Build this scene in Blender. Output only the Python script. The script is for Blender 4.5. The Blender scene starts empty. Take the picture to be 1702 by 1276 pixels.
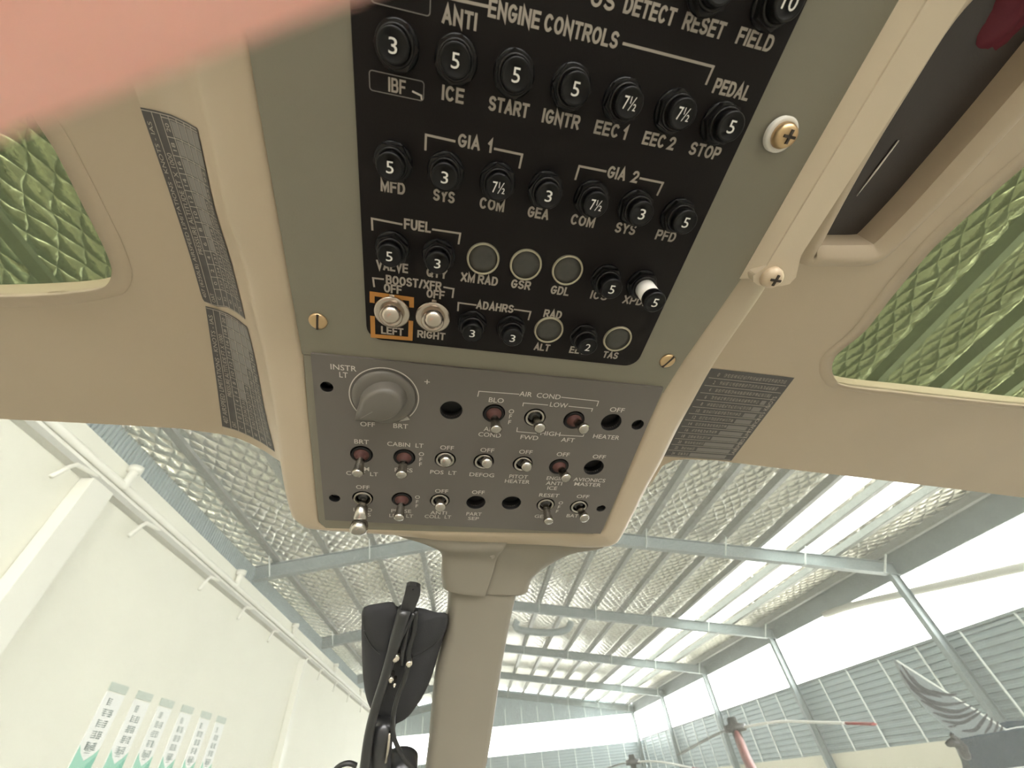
import bpy, bmesh, math, random
import numpy as np
from mathutils import Matrix, Vector
from mathutils.geometry import delaunay_2d_cdt

# ------------------------------------------------------------------ camera
SC = bpy.context.scene
COL = SC.collection
FPX = 664.84                       # focal length in pixels of the 1702 px wide frame
CAM_Z = 1.9
MW = np.array([[0.9940810764, -0.0065868825, 0.1084408893],      # camera axes (right, down, forward) in the hangar's axes
               [-0.0710286877, 0.7158755566, 0.6946057248],
               [-0.0822054683, -0.6981968207, 0.7111704863]])
CAM = np.array([0., 0., CAM_Z])
cam_d = bpy.data.cameras.new('camera')
cam = bpy.data.objects.new('camera', cam_d); COL.objects.link(cam)
cam_d.sensor_width = 36; cam_d.lens = 36 * FPX / 1702
cam_d.clip_start = .002; cam_d.clip_end = 500
cam.matrix_world = Matrix([[MW[r, 0], -MW[r, 1], -MW[r, 2], CAM[r]] for r in range(3)] + [[0, 0, 0, 1]])
cam_d.dof.use_dof = True; cam_d.dof.focus_distance = .33; cam_d.dof.aperture_fstop = 13.0
SC.camera = cam
SC.view_settings.view_transform = 'Standard'; SC.view_settings.look = 'None'
SC.view_settings.gamma = 1; SC.view_settings.use_curve_mapping = False
SC.view_settings.exposure = 0.5

# ------------------------------------------------------------------ sky
W = bpy.data.worlds.new('sky'); SC.world = W; W.use_nodes = True
bg = W.node_tree.nodes['Background']
bg.inputs[0].default_value = (1, .985, .945, 1); bg.inputs[1].default_value = 10.5

# ------------------------------------------------------------------ measuring helpers
def ray(x, y):
    return MW @ np.array([x - 851., y - 638., FPX])
def unit(v): v = np.asarray(v, float); return v / np.linalg.norm(v)

class Frame:
    """a panel's plane: x to the right, y aft, z down towards the seats"""
    def __init__(s, o, x, y):
        s.o = np.array(o); s.x = unit(x); s.y = unit(y - s.x * np.dot(s.x, y)); s.z = np.cross(s.x, s.y)
    def hit(s, px, py, h=0.):
        d = ray(px, py)
        t = (np.dot(s.o - CAM, s.z) + h) / np.dot(d, s.z)
        return CAM + d * t, t
    def loc(s, px, py, h=0.):
        p = s.hit(px, py, h)[0] - s.o
        return np.array([p @ s.x, p @ s.y, h])
    def w(s, p): return s.o + s.x * p[0] + s.y * p[1] + s.z * (p[2] if len(p) > 2 else 0.)
    def to(s, w): p = np.asarray(w) - s.o; return np.array([p @ s.x, p @ s.y, p @ s.z])
    def mat(s): return Matrix([[s.x[r], s.y[r], s.z[r], s.o[r]] for r in range(3)] + [[0, 0, 0, 1]])

dl = unit(ray(656, 1464)); dt = ray(4529, 986); dt = unit(dt - dl * (dt @ dl))
nz = np.cross(dt, -dl)
D0 = 0.24082
FA = Frame(CAM - nz * D0 + nz * 0, dt, -dl)
FA.o = FA.hit(757, 101)[0]
def rotv(v, k, a): return v * math.cos(a) + np.cross(k, v) * math.sin(a) + k * (k @ v) * (1 - math.cos(a))
HINGE = FA.hit(808, 613)[0]
FB = Frame(HINGE, dt, -rotv(dl, dt, math.radians(-8)))
def S(px, py, h=0.):
    """nearest of the two panel planes (breaker plate aft, switch plate forward), h towards the seats"""
    a, ta = FA.hit(px, py, h); b, tb = FB.hit(px, py, h)
    return a if ta < tb else b

# ------------------------------------------------------------------ materials
def lin(c):
    return tuple((v / 255 / 12.92) if v / 255 <= .04045 else ((v / 255 + .055) / 1.055) ** 2.4 for v in c)
def mat(name, col, rough=.5, metal=0., spec=.5, noise=0., nscale=60., bump=0., bscale=400., coat=0., sss=0., trans=0.):
    m = bpy.data.materials.new(name); m.use_nodes = True
    nt = m.node_tree; b = nt.nodes['Principled BSDF']
    b.inputs['Base Color'].default_value = (*col, 1); b.inputs['Roughness'].default_value = rough
    b.inputs['Metallic'].default_value = metal; b.inputs['Specular IOR Level'].default_value = spec
    b.inputs['Coat Weight'].default_value = coat
    tc = nt.nodes.new('ShaderNodeTexCoord')
    if noise:
        n = nt.nodes.new('ShaderNodeTexNoise'); n.inputs['Scale'].default_value = nscale; n.inputs['Detail'].default_value = 4
        r = nt.nodes.new('ShaderNodeValToRGB')
        r.color_ramp.elements[0].position = .3; r.color_ramp.elements[1].position = .7
        r.color_ramp.elements[0].color = (*[v * (1 - noise) for v in col], 1)
        r.color_ramp.elements[1].color = (*[min(1, v * (1 + noise)) for v in col], 1)
        nt.links.new(tc.outputs['Object'], n.inputs['Vector']); nt.links.new(n.outputs[0], r.inputs[0]); nt.links.new(r.outputs[0], b.inputs['Base Color'])
    if bump:
        n = nt.nodes.new('ShaderNodeTexNoise'); n.inputs['Scale'].default_value = bscale; n.inputs['Detail'].default_value = 3
        k = nt.nodes.new('ShaderNodeBump'); k.inputs['Strength'].default_value = bump; k.inputs['Distance'].default_value = .0004
        nt.links.new(tc.outputs['Object'], n.inputs['Vector']); nt.links.new(n.outputs[0], k.inputs['Height']); nt.links.new(k.outputs[0], b.inputs['Normal'])
    if sss:
        b.inputs['Subsurface Weight'].default_value = sss; b.inputs['Subsurface Radius'].default_value = (.012, .004, .002); b.inputs['Subsurface Scale'].default_value = 1
    return m

M = {}
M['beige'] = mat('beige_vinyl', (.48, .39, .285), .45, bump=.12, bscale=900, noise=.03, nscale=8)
M['shadebeige'] = mat('shaded_beige_vinyl', (.24, .213, .172), .45, bump=.12, bscale=900, noise=.03, nscale=8)  # beige vinyl darkened; shade on post and fairings is in the colour
M['railbeige'] = mat('pale_beige_vinyl', (.62, .515, .385), .42, bump=.12, bscale=900, noise=.02, nscale=8)
M['plate'] = mat('grey_green_paint', (.225, .205, .158), .55, bump=.2, bscale=1500, noise=.03, nscale=12)
M['black'] = mat('black_panel_paint', (.0065, .0042, .004), .6, spec=.25, bump=.15, bscale=1500)
M['switchplate'] = mat('warm_grey_lightplate', (.135, .12, .107), .5, bump=.12, bscale=1200, noise=.03, nscale=10)
M['ink'] = mat('off_white_ink', (.42, .37, .32), .6)
M['inkwhite'] = mat('white_ink', (.60, .56, .51), .6)
M['orange'] = mat('orange_paint', (.50, .22, .045), .6)
M['bakelite'] = mat('black_bakelite', (.005, .0045, .005), .3, spec=.28, noise=.2)
M['nut'] = mat('black_hex_nut', (.015, .0135, .0135), .35, metal=.4)
M['numeral'] = mat('white_numeral', (.8, .78, .75), .5)
M['whiteband'] = mat('white_nylon', (.8, .76, .72), .5)
M['plug'] = mat('dark_grey_plug', (.055, .052, .045), .45, noise=.1, nscale=300)
M['plugrim'] = mat('brass_grey_rim', (.46, .42, .31), .42, metal=.45)
M['chrome'] = mat('satin_nickel', (.74, .68, .60), .24, metal=1.)
M['boostnickel'] = mat('warm_nickel', (.52, .45, .385), .26, metal=1.)
M['steel'] = mat('toggle_nickel', (.42, .39, .35), .22, metal=1.)
M['redboot'] = mat('dull_red_boot', (.085, .028, .023), .6)
M['holeblack'] = mat('hole_black', (.012, .012, .013), .6)
M['knobgrey'] = mat('dark_grey_knob', (.135, .122, .105), .42)
M['brass'] = mat('brass_screw', (.62, .44, .25), .33, metal=.85)
M['screwpaint'] = mat('beige_screw_paint', (.60, .47, .33), .4)
M['slot'] = mat('dark_slot', (.05, .035, .025), .6)
M['washer'] = mat('white_washer', (.78, .74, .68), .4)
M['placard'] = mat('black_placard_film', (.085, .078, .075), .45, noise=.12, nscale=90)
M['cell'] = mat('grey_hatched_cell', (.22, .205, .19), .5)
M['pocket'] = mat('dark_plastic_pocket', (.045, .036, .034), .4, bump=.3, bscale=600)
M['wine'] = mat('dark_red_fabric', (.12, .008, .022), .7)
M['fabric'] = mat('black_padded_fabric', (.026, .026, .029), .8, bump=.6, bscale=700)
M['darkmetal'] = mat('dark_anodised_metal', (.06, .06, .062), .28, metal=.6)
M['rubber'] = mat('black_cable_rubber', (.02, .02, .02), .4)
M['whitewall'] = mat('white_plaster', (.80, .78, .68), .7, noise=.03, nscale=.6)
M['whitepaint'] = mat('white_paint', (.82, .80, .72), .5)
M['tray'] = mat('grey_cable_tray', (.50, .49, .44), .5)
M['beam'] = mat('grey_steel_paint', (.19, .22, .225), .5, noise=.08, nscale=2)
M['purlin'] = mat('galvanised_purlin', (.23, .235, .22), .45, metal=.3, noise=.1, nscale=3)
M['clad'] = mat('grey_green_cladding', (.28, .33, .345), .5, metal=.2, noise=.06, nscale=1.5)
M['seam'] = mat('pale_flashing', (.75, .78, .76), .4)
M['concrete'] = mat('grey_concrete', (.48, .47, .42), .6, noise=.1, nscale=1.2)
M['lowwall'] = mat('cream_lower_wall', (.62, .58, .48), .7, noise=.03, nscale=.7)
M['green'] = mat('teal_green_print', (.10, .46, .33), .5)
M['greenlight'] = mat('pale_green_print', (.25, .60, .46), .5)
M['paper'] = mat('white_board', (.86, .86, .84), .5)
M['header'] = mat('grey_green_header', (.50, .56, .50), .5)
M['inkgrey'] = mat('grey_print', (.20, .26, .25), .6)
M['bladewhite'] = mat('white_blade_paint', (.85, .85, .82), .4)
M['bladegrey'] = mat('grey_blade_paint', (.30, .32, .31), .5)
M['bladered'] = mat('red_blade_paint', (.33, .05, .05), .45)
M['navy'] = mat('navy_blue_paint', (.012, .03, .046), .35, spec=.3)
M['finpale'] = mat('pale_grey_fin_paint', (.21, .25, .265), .45)
M['feather'] = mat('dark_feather_print', (.03, .03, .042), .5)
M['skin'] = mat('skin', (.92, .47, .38), .5, sss=.10)
M['nail'] = mat('nail', (.80, .47, .40), .3)

def foil():
    m = bpy.data.materials.new('quilted_silver_foil'); m.use_nodes = True
    nt = m.node_tree; N = nt.nodes; Lk = nt.links.new; b = N['Principled BSDF']
    tc = N.new('ShaderNodeTexCoord'); sx = N.new('ShaderNodeSeparateXYZ'); Lk(tc.outputs['Object'], sx.inputs[0])
    def math_(op, a, c=None):
        n = N.new('ShaderNodeMath'); n.operation = op
        for i, v in enumerate((a, c)):
            if v is None: continue
            if isinstance(v, (int, float)): n.inputs[i].default_value = v
            else: Lk(v, n.inputs[i])
        return n.outputs[0]
    wob = N.new('ShaderNodeTexNoise'); wob.inputs['Scale'].default_value = 1.3; Lk(tc.outputs['Object'], wob.inputs['Vector'])
    wv = math_('MULTIPLY', wob.outputs[0], .35)
    p = math_('ADD', math_('ADD', math_('MULTIPLY', sx.outputs[0], 1.0), math_('MULTIPLY', sx.outputs[1], .62)), wv)
    q = math_('ADD', math_('SUBTRACT', math_('MULTIPLY', sx.outputs[0], 1.0), math_('MULTIPLY', sx.outputs[1], .62)), wv)
    k = math.pi / .34
    d1 = math_('ABSOLUTE', math_('SINE', math_('MULTIPLY', p, k)))
    d2 = math_('ABSOLUTE', math_('SINE', math_('MULTIPLY', q, k)))
    h = math_('POWER', math_('MULTIPLY', d1, d2), .5)
    n2 = N.new('ShaderNodeTexNoise'); n2.inputs['Scale'].default_value = 7; n2.inputs['Detail'].default_value = 3; Lk(tc.outputs['Object'], n2.inputs['Vector'])
    hh = math_('ADD', h, math_('MULTIPLY', n2.outputs[0], .7))
    bp = N.new('ShaderNodeBump'); bp.inputs['Strength'].default_value = 1.0; bp.inputs['Distance'].default_value = .09
    Lk(hh, bp.inputs['Height']); Lk(bp.outputs[0], b.inputs['Normal'])
    b.inputs['Base Color'].default_value = (.80, .77, .68, 1); b.inputs['Metallic'].default_value = .85; b.inputs['Roughness'].default_value = .27
    return m
M['foil'] = foil()

def glass(name, tint, haze, hazecol=(1, 1, 1)):
    m = bpy.data.materials.new(name); m.use_nodes = True
    nt = m.node_tree; N = nt.nodes; Lk = nt.links.new; out = N['Material Output']; N.remove(N['Principled BSDF'])
    t = N.new('ShaderNodeBsdfTransparent'); t.inputs[0].default_value = (*tint, 1)
    d = N.new('ShaderNodeBsdfTranslucent'); d.inputs[0].default_value = (*hazecol, 1)
    g = N.new('ShaderNodeBsdfGlossy'); g.inputs['Roughness'].default_value = .03
    mx = N.new('ShaderNodeMixShader'); mx.inputs[0].default_value = haze
    Lk(t.outputs[0], mx.inputs[1]); Lk(d.outputs[0], mx.inputs[2])
    my = N.new('ShaderNodeMixShader'); my.inputs[0].default_value = .02
    Lk(mx.outputs[0], my.inputs[1]); Lk(g.outputs[0], my.inputs[2]); Lk(my.outputs[0], out.inputs[0])
    return m
M['windscreen'] = glass('hazy_windscreen', (.97, .99, .985), .10)
M['greenglass'] = glass('green_tinted_acrylic', (.60, .65, .50), .06, (.75, .85, .6))
def translucent(name, col):
    m = bpy.data.materials.new(name); m.use_nodes = True
    nt = m.node_tree; N = nt.nodes; N.remove(N['Principled BSDF'])
    d = N.new('ShaderNodeBsdfTranslucent'); d.inputs[0].default_value = (*col, 1)
    nt.links.new(d.outputs[0], N['Material Output'].inputs[0]); return m
M['rooflight'] = translucent('translucent_roof_sheet', (.62, .64, .62))

# ------------------------------------------------------------------ mesh helpers
class MB:
    def __init__(s): s.v = []; s.f = []; s.smooth = []
    def add(s, vs, fs, smooth=False):
        b = len(s.v); s.v += [tuple(float(c) for c in v) for v in vs]
        for f in fs: s.f.append(tuple(i + b for i in f)); s.smooth.append(smooth)
        return s
    def box(s, c, sz, ax=None):
        ax = ax if ax is not None else np.eye(3); c = np.array(c, float)
        vs = [c + sum(np.array(ax[i]) * sz[i] / 2 * sg[i] for i in range(3)) for sg in
              [(-1,-1,-1),(1,-1,-1),(1,1,-1),(-1,1,-1),(-1,-1,1),(1,-1,1),(1,1,1),(-1,1,1)]]
        return s.add(vs, [(0,3,2,1),(4,5,6,7),(0,1,5,4),(1,2,6,5),(2,3,7,6),(3,0,4,7)])
    def bar(s, a, b, w, h, up=(0, 0, 1)):
        a = np.array(a, float); b = np.array(b, float); d = unit(b - a)
        x = np.cross(d, up); x = unit(x) if np.linalg.norm(x) > 1e-6 else np.array([1., 0, 0]); z = np.cross(x, d)
        return s.box((a + b) / 2, (np.linalg.norm(b - a), w, h), (d, x, z))
    def lathe(s, prof, n=32, mat=None, cap=True):
        """prof: (r, z) list about the local z axis"""
        vs = []; fs = []
        for r, z in prof:
            for k in range(n):
                a = 2 * math.pi * k / n; vs.append((r * math.cos(a), r * math.sin(a), z))
        for i in range(len(prof) - 1):
            for k in range(n):
                fs.append((i*n+k, i*n+(k+1) % n, (i+1)*n+(k+1) % n, (i+1)*n+k))
        if cap:
            fs.append(tuple(reversed(range(n)))); fs.append(tuple(range((len(prof)-1)*n, len(prof)*n)))
        if mat is not None: vs = [np.array(mat @ Vector(v)) for v in vs]
        return s.add(vs, fs, True)
    def tube(s, pts, rad, n=12, sub=1):
        pts = [np.array(p, float) for p in pts]
        if sub > 1: pts = smooth_path(pts, sub)
        m = len(pts); rs = rad if isinstance(rad, (list, tuple)) else [rad] * m
        if len(rs) != m: rs = list(np.interp(np.linspace(0, 1, m), np.linspace(0, 1, len(rs)), rs))
        t0 = unit(pts[1] - pts[0]); up = np.array([0, 0, 1.]) if abs(t0[2]) < .9 else np.array([1., 0, 0])
        x = unit(np.cross(t0, up)); vs = []; fs = []
        for i in range(m):
            t = unit(pts[min(i+1, m-1)] - pts[max(i-1, 0)]); x = unit(x - t * (x @ t)); y = np.cross(t, x)
            for k in range(n):
                a = 2*math.pi*k/n; vs.append(pts[i] + rs[i]*(x*math.cos(a) + y*math.sin(a)))
        for i in range(m-1):
            for k in range(n): fs.append((i*n+k, i*n+(k+1) % n, (i+1)*n+(k+1) % n, (i+1)*n+k))
        fs.append(tuple(reversed(range(n)))); fs.append(tuple(range((m-1)*n, m*n)))
        return s.add(vs, fs, True)
    def grid(s, rows, closed=False, smooth=True, flip=False):
        m = len(rows); n = len(rows[0]); vs = [p for r in rows for p in r]; fs = []
        for i in range(m-1):
            for k in range(n if closed else n-1):
                q = (i*n+k, i*n+(k+1) % n, (i+1)*n+(k+1) % n, (i+1)*n+k); fs.append(q[::-1] if flip else q)
        return s.add(vs, fs, smooth)
    def prism(s, poly, z0, z1, fr=None, holes=(), cap0=True):
        """2-D outline with holes, walls between z0 and z1, front face at z1"""
        loops = [list(map(tuple, poly))] + [list(map(tuple, h)) for h in holes]
        pts = []; edges = []; lps = []
        for lp in loops:
            b = len(pts); pts += [Vector((p[0], p[1])) for p in lp]; ids = list(range(b, b+len(lp))); lps.append(ids)
            edges += [(ids[i], ids[(i+1) % len(ids)]) for i in range(len(ids))]
        ov, oe, of, _, _, _ = delaunay_2d_cdt(pts, edges, [], 0, 1e-7)
        P = np.array([(v.x, v.y) for v in ov])
        def inside(q, lp):
            c = False; j = len(lp)-1
            for i in range(len(lp)):
                a, b = lp[i], lp[j]
                if (a[1] > q[1]) != (b[1] > q[1]) and q[0] < (b[0]-a[0])*(q[1]-a[1])/(b[1]-a[1]) + a[0]: c = not c
                j = i
            return c
        tri = []
        for f in of:
            c = P[list(f)].mean(0)
            if inside(c, loops[0]) and not any(inside(c, h) for h in loops[1:]):
                a = P[f[1]]-P[f[0]]; b = P[f[2]]-P[f[1]]
                tri.append(tuple(f) if a[0]*b[1]-a[1]*b[0] > 0 else tuple(reversed(f)))
        g = (lambda p, z: fr.w((p[0], p[1], z))) if fr else (lambda p, z: (p[0], p[1], z))
        s.add([g(p, z1) for p in P], tri)
        if z0 != z1:
            if cap0: s.add([g(p, z0) for p in P], [t[::-1] for t in tri])
            for li, lp in enumerate(loops):
                area = sum(lp[i][0]*lp[(i+1) % len(lp)][1]-lp[(i+1) % len(lp)][0]*lp[i][1] for i in range(len(lp)))
                seq = lp if (area > 0) == (li == 0) else lp[::-1]; n = len(seq)
                s.add([g(p, z0) for p in seq] + [g(p, z1) for p in seq], [(i, (i+1) % n, n+(i+1) % n, n+i) for i in range(n)])
        return s
    def build(s, name, m, parent=None, origin=None, inv=None, autosmooth=None):
        """origin: world point the mesh is stored about; inv: matrix that turns the stored coords into the parent's"""
        me = bpy.data.meshes.new(name)
        o3 = np.array(origin if origin is not None else (0, 0, 0), float)
        vs = [tuple(np.array(v) - o3) for v in s.v]
        if inv is not None: vs = [tuple(inv @ Vector(v)) for v in vs]
        me.from_pydata(vs, [], s.f); me.polygons.foreach_set('use_smooth', s.smooth); me.materials.append(m); me.update()
        ob = bpy.data.objects.new(name, me); COL.objects.link(ob)
        if parent: ob.parent = parent
        elif origin is not None: ob.location = o3
        return ob

def smooth_path(pts, sub):
    pts = [np.array(p, float) for p in pts]; out = []
    for i in range(len(pts)-1):
        p0 = pts[max(i-1, 0)]; p1 = pts[i]; p2 = pts[i+1]; p3 = pts[min(i+2, len(pts)-1)]
        for k in range(sub):
            t = k/sub; out.append(.5*((2*p1)+(-p0+p2)*t+(2*p0-5*p1+4*p2-p3)*t*t+(-p0+3*p1-3*p2+p3)*t**3))
    out.append(pts[-1]); return out
def circ(cx, cy, r, n=28, ry=None): return [(cx+r*math.cos(2*math.pi*k/n), cy+(ry or r)*math.sin(2*math.pi*k/n)) for k in range(n)]
def rrect(x0, y0, x1, y1, r, n=6):
    out = []
    for cx, cy, a in ((x1-r, y1-r, 0), (x0+r, y1-r, 90), (x0+r, y0+r, 180), (x1-r, y0+r, 270)):
        out += [(cx+r*math.cos(math.radians(a+90*k/n)), cy+r*math.sin(math.radians(a+90*k/n))) for k in range(n+1)]
    return out
def T(x, y, z=0, rz=0): return Matrix.Translation((x, y, z)) @ Matrix.Rotation(rz, 4, 'Z')

def tag(o, label=None, cat=None, group=None, kind=None):
    for k, v in (('label', label), ('category', cat), ('group', group), ('kind', kind)):
        if v: o[k] = v
    return o
def empty(name, label, cat, group=None, kind=None, m=None, loc=None):
    o = bpy.data.objects.new(name, None); COL.objects.link(o); o.empty_display_size = .02
    if m is not None: o.matrix_world = m
    if loc is not None: o.location = loc
    return tag(o, label, cat, group, kind)
def modsub(o, lv=1):
    m = o.modifiers.new('sub', 'SUBSURF'); m.levels = lv; m.render_levels = lv; return o
def bevel(o, w, seg=2, ang=40):
    m = o.modifiers.new('bev', 'BEVEL'); m.width = w; m.segments = seg; m.limit_method = 'ANGLE'; m.angle_limit = math.radians(ang); return o
def solid(o, t, off=-1):
    m = o.modifiers.new('sol', 'SOLIDIFY'); m.thickness = t; m.offset = off; return o

_txt = {}
def glyphs(s, bold=0., lines=1.0):
    """outline of a caption as a mesh, unit box: x in 0..1, y in 0..1"""
    key = (s, bold)
    if key not in _txt:
        cu = bpy.data.curves.new('caption', 'FONT'); cu.body = s; cu.size = 1; cu.offset = bold; cu.resolution_u = 3
        ob = bpy.data.objects.new('caption', cu); COL.objects.link(ob)
        me = bpy.data.meshes.new_from_object(ob.evaluated_get(bpy.context.evaluated_depsgraph_get()))
        v = np.array([p.co[:] for p in me.vertices]); f = [tuple(p.vertices) for p in me.polygons]
        bpy.data.objects.remove(ob); bpy.data.curves.remove(cu); bpy.data.meshes.remove(me)
        mn, mx = v.min(0), v.max(0); v[:, 0] = (v[:, 0]-mn[0])/(mx[0]-mn[0]); v[:, 1] = (v[:, 1]-mn[1])/(mx[1]-mn[1]); v[:, 2] = 0
        _txt[key] = (v, f, (mx[0]-mn[0])/(mx[1]-mn[1]))
    return _txt[key]
def put_text(mb, s, cx, cy, w, h, z, bold=.02, fn=None, rz=0, slant=0.):
    v, f, asp = glyphs(s, bold)
    if w is None: w = asp*h
    ca, sa = math.cos(rz), math.sin(rz); vs = []
    for p in v:
        x, y = (p[0]-.5)*w + slant*(p[1]-.5)*h, (p[1]-.5)*h; x, y = x*ca-y*sa+cx, x*sa+y*ca+cy
        vs.append(fn(x, y) if fn else (x, y, z))
    mb.add(vs, f)
_A = lambda cx, cy, rx, ry, a0, a1, n=8: [(cx+rx*math.cos(math.radians(a0+(a1-a0)*k/n)), cy+ry*math.sin(math.radians(a0+(a1-a0)*k/n))) for k in range(n+1)]
_bowl = lambda x, y0, y1, r=.42: [(0, y1), (x-r*.6, y1)] + _A(x-r*.6, (y0+y1)/2, r*.6+.02, (y1-y0)/2, 90, -90, 6) + [(0, y0)]
LET = {'A': (1.05, [[(0, 0), (.5, 1), (1, 0)], [(.2, .3), (.8, .3)]]), 'B': (.95, [[(0, 0), (0, 1)], _bowl(.92, .52, 1), _bowl(1, 0, .52)]), 'C': (1., [_A(.5, .5, .5, .5, 48, 312, 14)]),
       'D': (1., [[(0, 0), (0, 1), (.45, 1)] + _A(.45, .5, .55, .5, 90, -90, 10) + [(0, 0)]]), 'E': (.88, [[(1, 1), (0, 1), (0, 0), (1, 0)], [(0, .52), (.9, .52)]]), 'F': (.84, [[(1, 1), (0, 1), (0, 0)], [(0, .5), (.88, .5)]]),
       'G': (1.05, [_A(.5, .5, .5, .5, 50, 350, 14) + [(1, .46), (.58, .46)]]), 'H': (1., [[(0, 0), (0, 1)], [(1, 0), (1, 1)], [(0, .5), (1, .5)]]), 'I': (0., [[(0, 0), (0, 1)]]), 'L': (.8, [[(0, 1), (0, 0), (1, 0)]]),
       'M': (1.2, [[(0, 0), (0, 1), (.5, .12), (1, 1), (1, 0)]]), 'N': (1., [[(0, 0), (0, 1), (1, 0), (1, 1)]]), 'O': (1.08, [_A(.5, .5, .5, .5, 90, 450, 18)]), 'P': (.92, [[(0, 0), (0, 1)], _bowl(1, .45, 1)]),
       'Q': (1.08, [_A(.5, .5, .5, .5, 90, 450, 18), [(.6, .28), (1, -.03)]]), 'R': (.98, [[(0, 0), (0, 1)], _bowl(.98, .47, 1), [(.5, .47), (1, 0)]]),
       'S': (.95, [_A(.5, .75, .46, .25, 30, 270, 9)[:-1] + _A(.5, .25, .5, .25, 90, -150, 9)]), 'T': (.92, [[(0, 1), (1, 1)], [(.5, 1), (.5, 0)]]), 'U': (.98, [[(0, 1), (0, .38)] + _A(.5, .38, .5, .38, 180, 360, 9) + [(1, 1)]]),
       'V': (1., [[(0, 1), (.5, 0), (1, 1)]]), 'X': (1., [[(0, 0), (1, 1)], [(0, 1), (1, 0)]]), 'Y': (1., [[(0, 1), (.5, .45), (1, 1)], [(.5, .45), (.5, 0)]]), '/': (.5, [[(0, 0), (1, 1)]]),
       '1': (.35, [[(0, .72), (.9, 1), (.9, 0)]]), '2': (.85, [_A(.5, .72, .5, .28, 165, -25, 9) + [(0, 0), (1, 0)]])}
def block_text(mb, s, cx, cy, w, h, z, sw):
    """heavy block capitals, centred, w wide and h high over all"""
    gap = .40*h; nat = 0; L = []
    for ch in s:
        if ch == ' ': nat += .38*h; continue
        wd = LET[ch][0]*h*.72; L.append((ch, nat, wd)); nat += wd + gap
    nat -= gap; k = (w-sw)/nat; x0 = cx-(w-sw)/2; y0 = cy-(h-sw)/2
    for ch, x, wd in L:
        for st_ in LET[ch][1]:
            P = [(x0+(x+p[0]*wd)*k, y0+p[1]*(h-sw)) for p in st_]
            d0 = unit(np.array(P[0])-P[1])*sw/2*(.98); d1 = unit(np.array(P[-1])-P[-2])*sw/2*.98
            if ch not in 'OQ' or len(P) < 5: P[0] = tuple(np.array(P[0])+d0); P[-1] = tuple(np.array(P[-1])+d1)
            stroke(mb, P, sw, z)
def stroke(mb, pts, w, z, fn=None):
    pts = [np.array(p[:2], float) for p in pts]; pts = [p for i, p in enumerate(pts) if i == 0 or np.linalg.norm(p-pts[i-1]) > 1e-7]; n = len(pts); L = []; R = []
    for i in range(n):
        d1 = unit(pts[i]-pts[i-1]) if i else unit(pts[1]-pts[0]); d2 = unit(pts[i+1]-pts[i]) if i < n-1 else d1
        t = unit(d1+d2); nrm = np.array([-t[1], t[0]]); k = w/2/max(.3, float(t @ d1))
        L.append(pts[i]+nrm*k); R.append(pts[i]-nrm*k)
    g = fn or (lambda x, y: (x, y, z))
    mb.add([g(*p) for p in L]+[g(*p) for p in R], [(n+i, n+i+1, i+1, i) for i in range(n-1)])

# ================================================================== HANGAR (large structure)
XL, XR, YF, YB = -7.0, 15.8, 49.2, -22.0
def Z(z): return z + CAM_Z
def st(o, label=None, cat=None): tag(o, label, cat, None, 'structure'); return o
Y0, DY = 14.37, 8.64
XRIDGE, ZRIDGE, ZLE, ZRE = 1.7, 6.92, 5.76, 4.64
def zroof(x): return ZLE + (ZRIDGE-ZLE)*(x-XL)/(XRIDGE-XL) if x < XRIDGE else ZRIDGE + (ZRE-ZRIDGE)*(x-XRIDGE)/(XR-XRIDGE)

fl = MB().box((4, 12, -.05), (60, 110, .1)).build('floor', M['concrete']); st(fl, 'grey concrete hangar floor', 'floor')
# white wall on the left, stopping short of the eave
wl = MB().box((XL-.1, (YB+YF)/2, Z(5.37)/2), (.2, YF-YB, Z(5.37)))
st(wl.build('wall_left', M['whitewall']), 'white plastered hangar wall on the left, below the ribbed strip', 'wall')
# ribbed steel strip between that wall and the eave
mb = MB(); ys = np.arange(YB, YF, .12); rows = [[], []]
for i, y in enumerate(ys):
    for dy, dx in ((0, 0), (.05, 0), (.06, .035), (.11, .035)):
        rows[0].append((XL-.5+dx, y+dy, Z(4.9))); rows[1].append((XL-.5+dx, y+dy, Z(6.42)))
mb.grid(rows, smooth=False)
o = mb.build('wall_left_cladding', M['clad']); st(o, 'ribbed grey steel strip above the white hangar wall', 'wall')
# roof: foil-faced sheets
def roof_sheet(name, xa, xb, label, m, dz=.53, y0=YB, y1=YF):
    n = 8; rows = []
    for i in range(n+1):
        x = xa + (xb-xa)*i/n; rows.append([(x, y0, Z(zroof(x)+dz)), (x, y1, Z(zroof(x)+dz))])
    o = MB().grid(rows, smooth=False, flip=True).build(name, m); solid(o, .03, 1); st(o, label, 'roof'); return o
roof_sheet('roof_left', XL-.6, XRIDGE, 'quilted silver foil roof lining, left slope', M['foil'])
PX = [XRIDGE+.45+1.455*k for k in range(10)]           # purlin lines of the right slope
PXL = [XRIDGE-.45-1.56*k for k in range(6)]
gaps = [(PX[6]+.1, PX[7]-.1), (PX[7]+.1, PX[8]-.1)]
roof_sheet('roof_right', XRIDGE, gaps[0][0], 'quilted silver foil roof lining, right slope', M['foil'])
roof_sheet('roof_right_strip', gaps[0][1], gaps[1][0], 'narrow foil strip between the two bright roof lights', M['foil'])
roof_sheet('roof_right_eave', gaps[1][1], XR+.5, 'foil roof lining along the right eave', M['foil'])
for i, (a, b) in enumerate(gaps):
    roof_sheet('roof_right_near', a, b, 'foil roof lining over the near end, in line with a roof light', M['foil'], y1=8.2)
    roof_sheet('window_roof_light', a, b, ('bright translucent roof sheet farther from the right eave', 'bright translucent roof sheet nearest the right eave')[i], M['rooflight'], y0=8.2)

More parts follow.
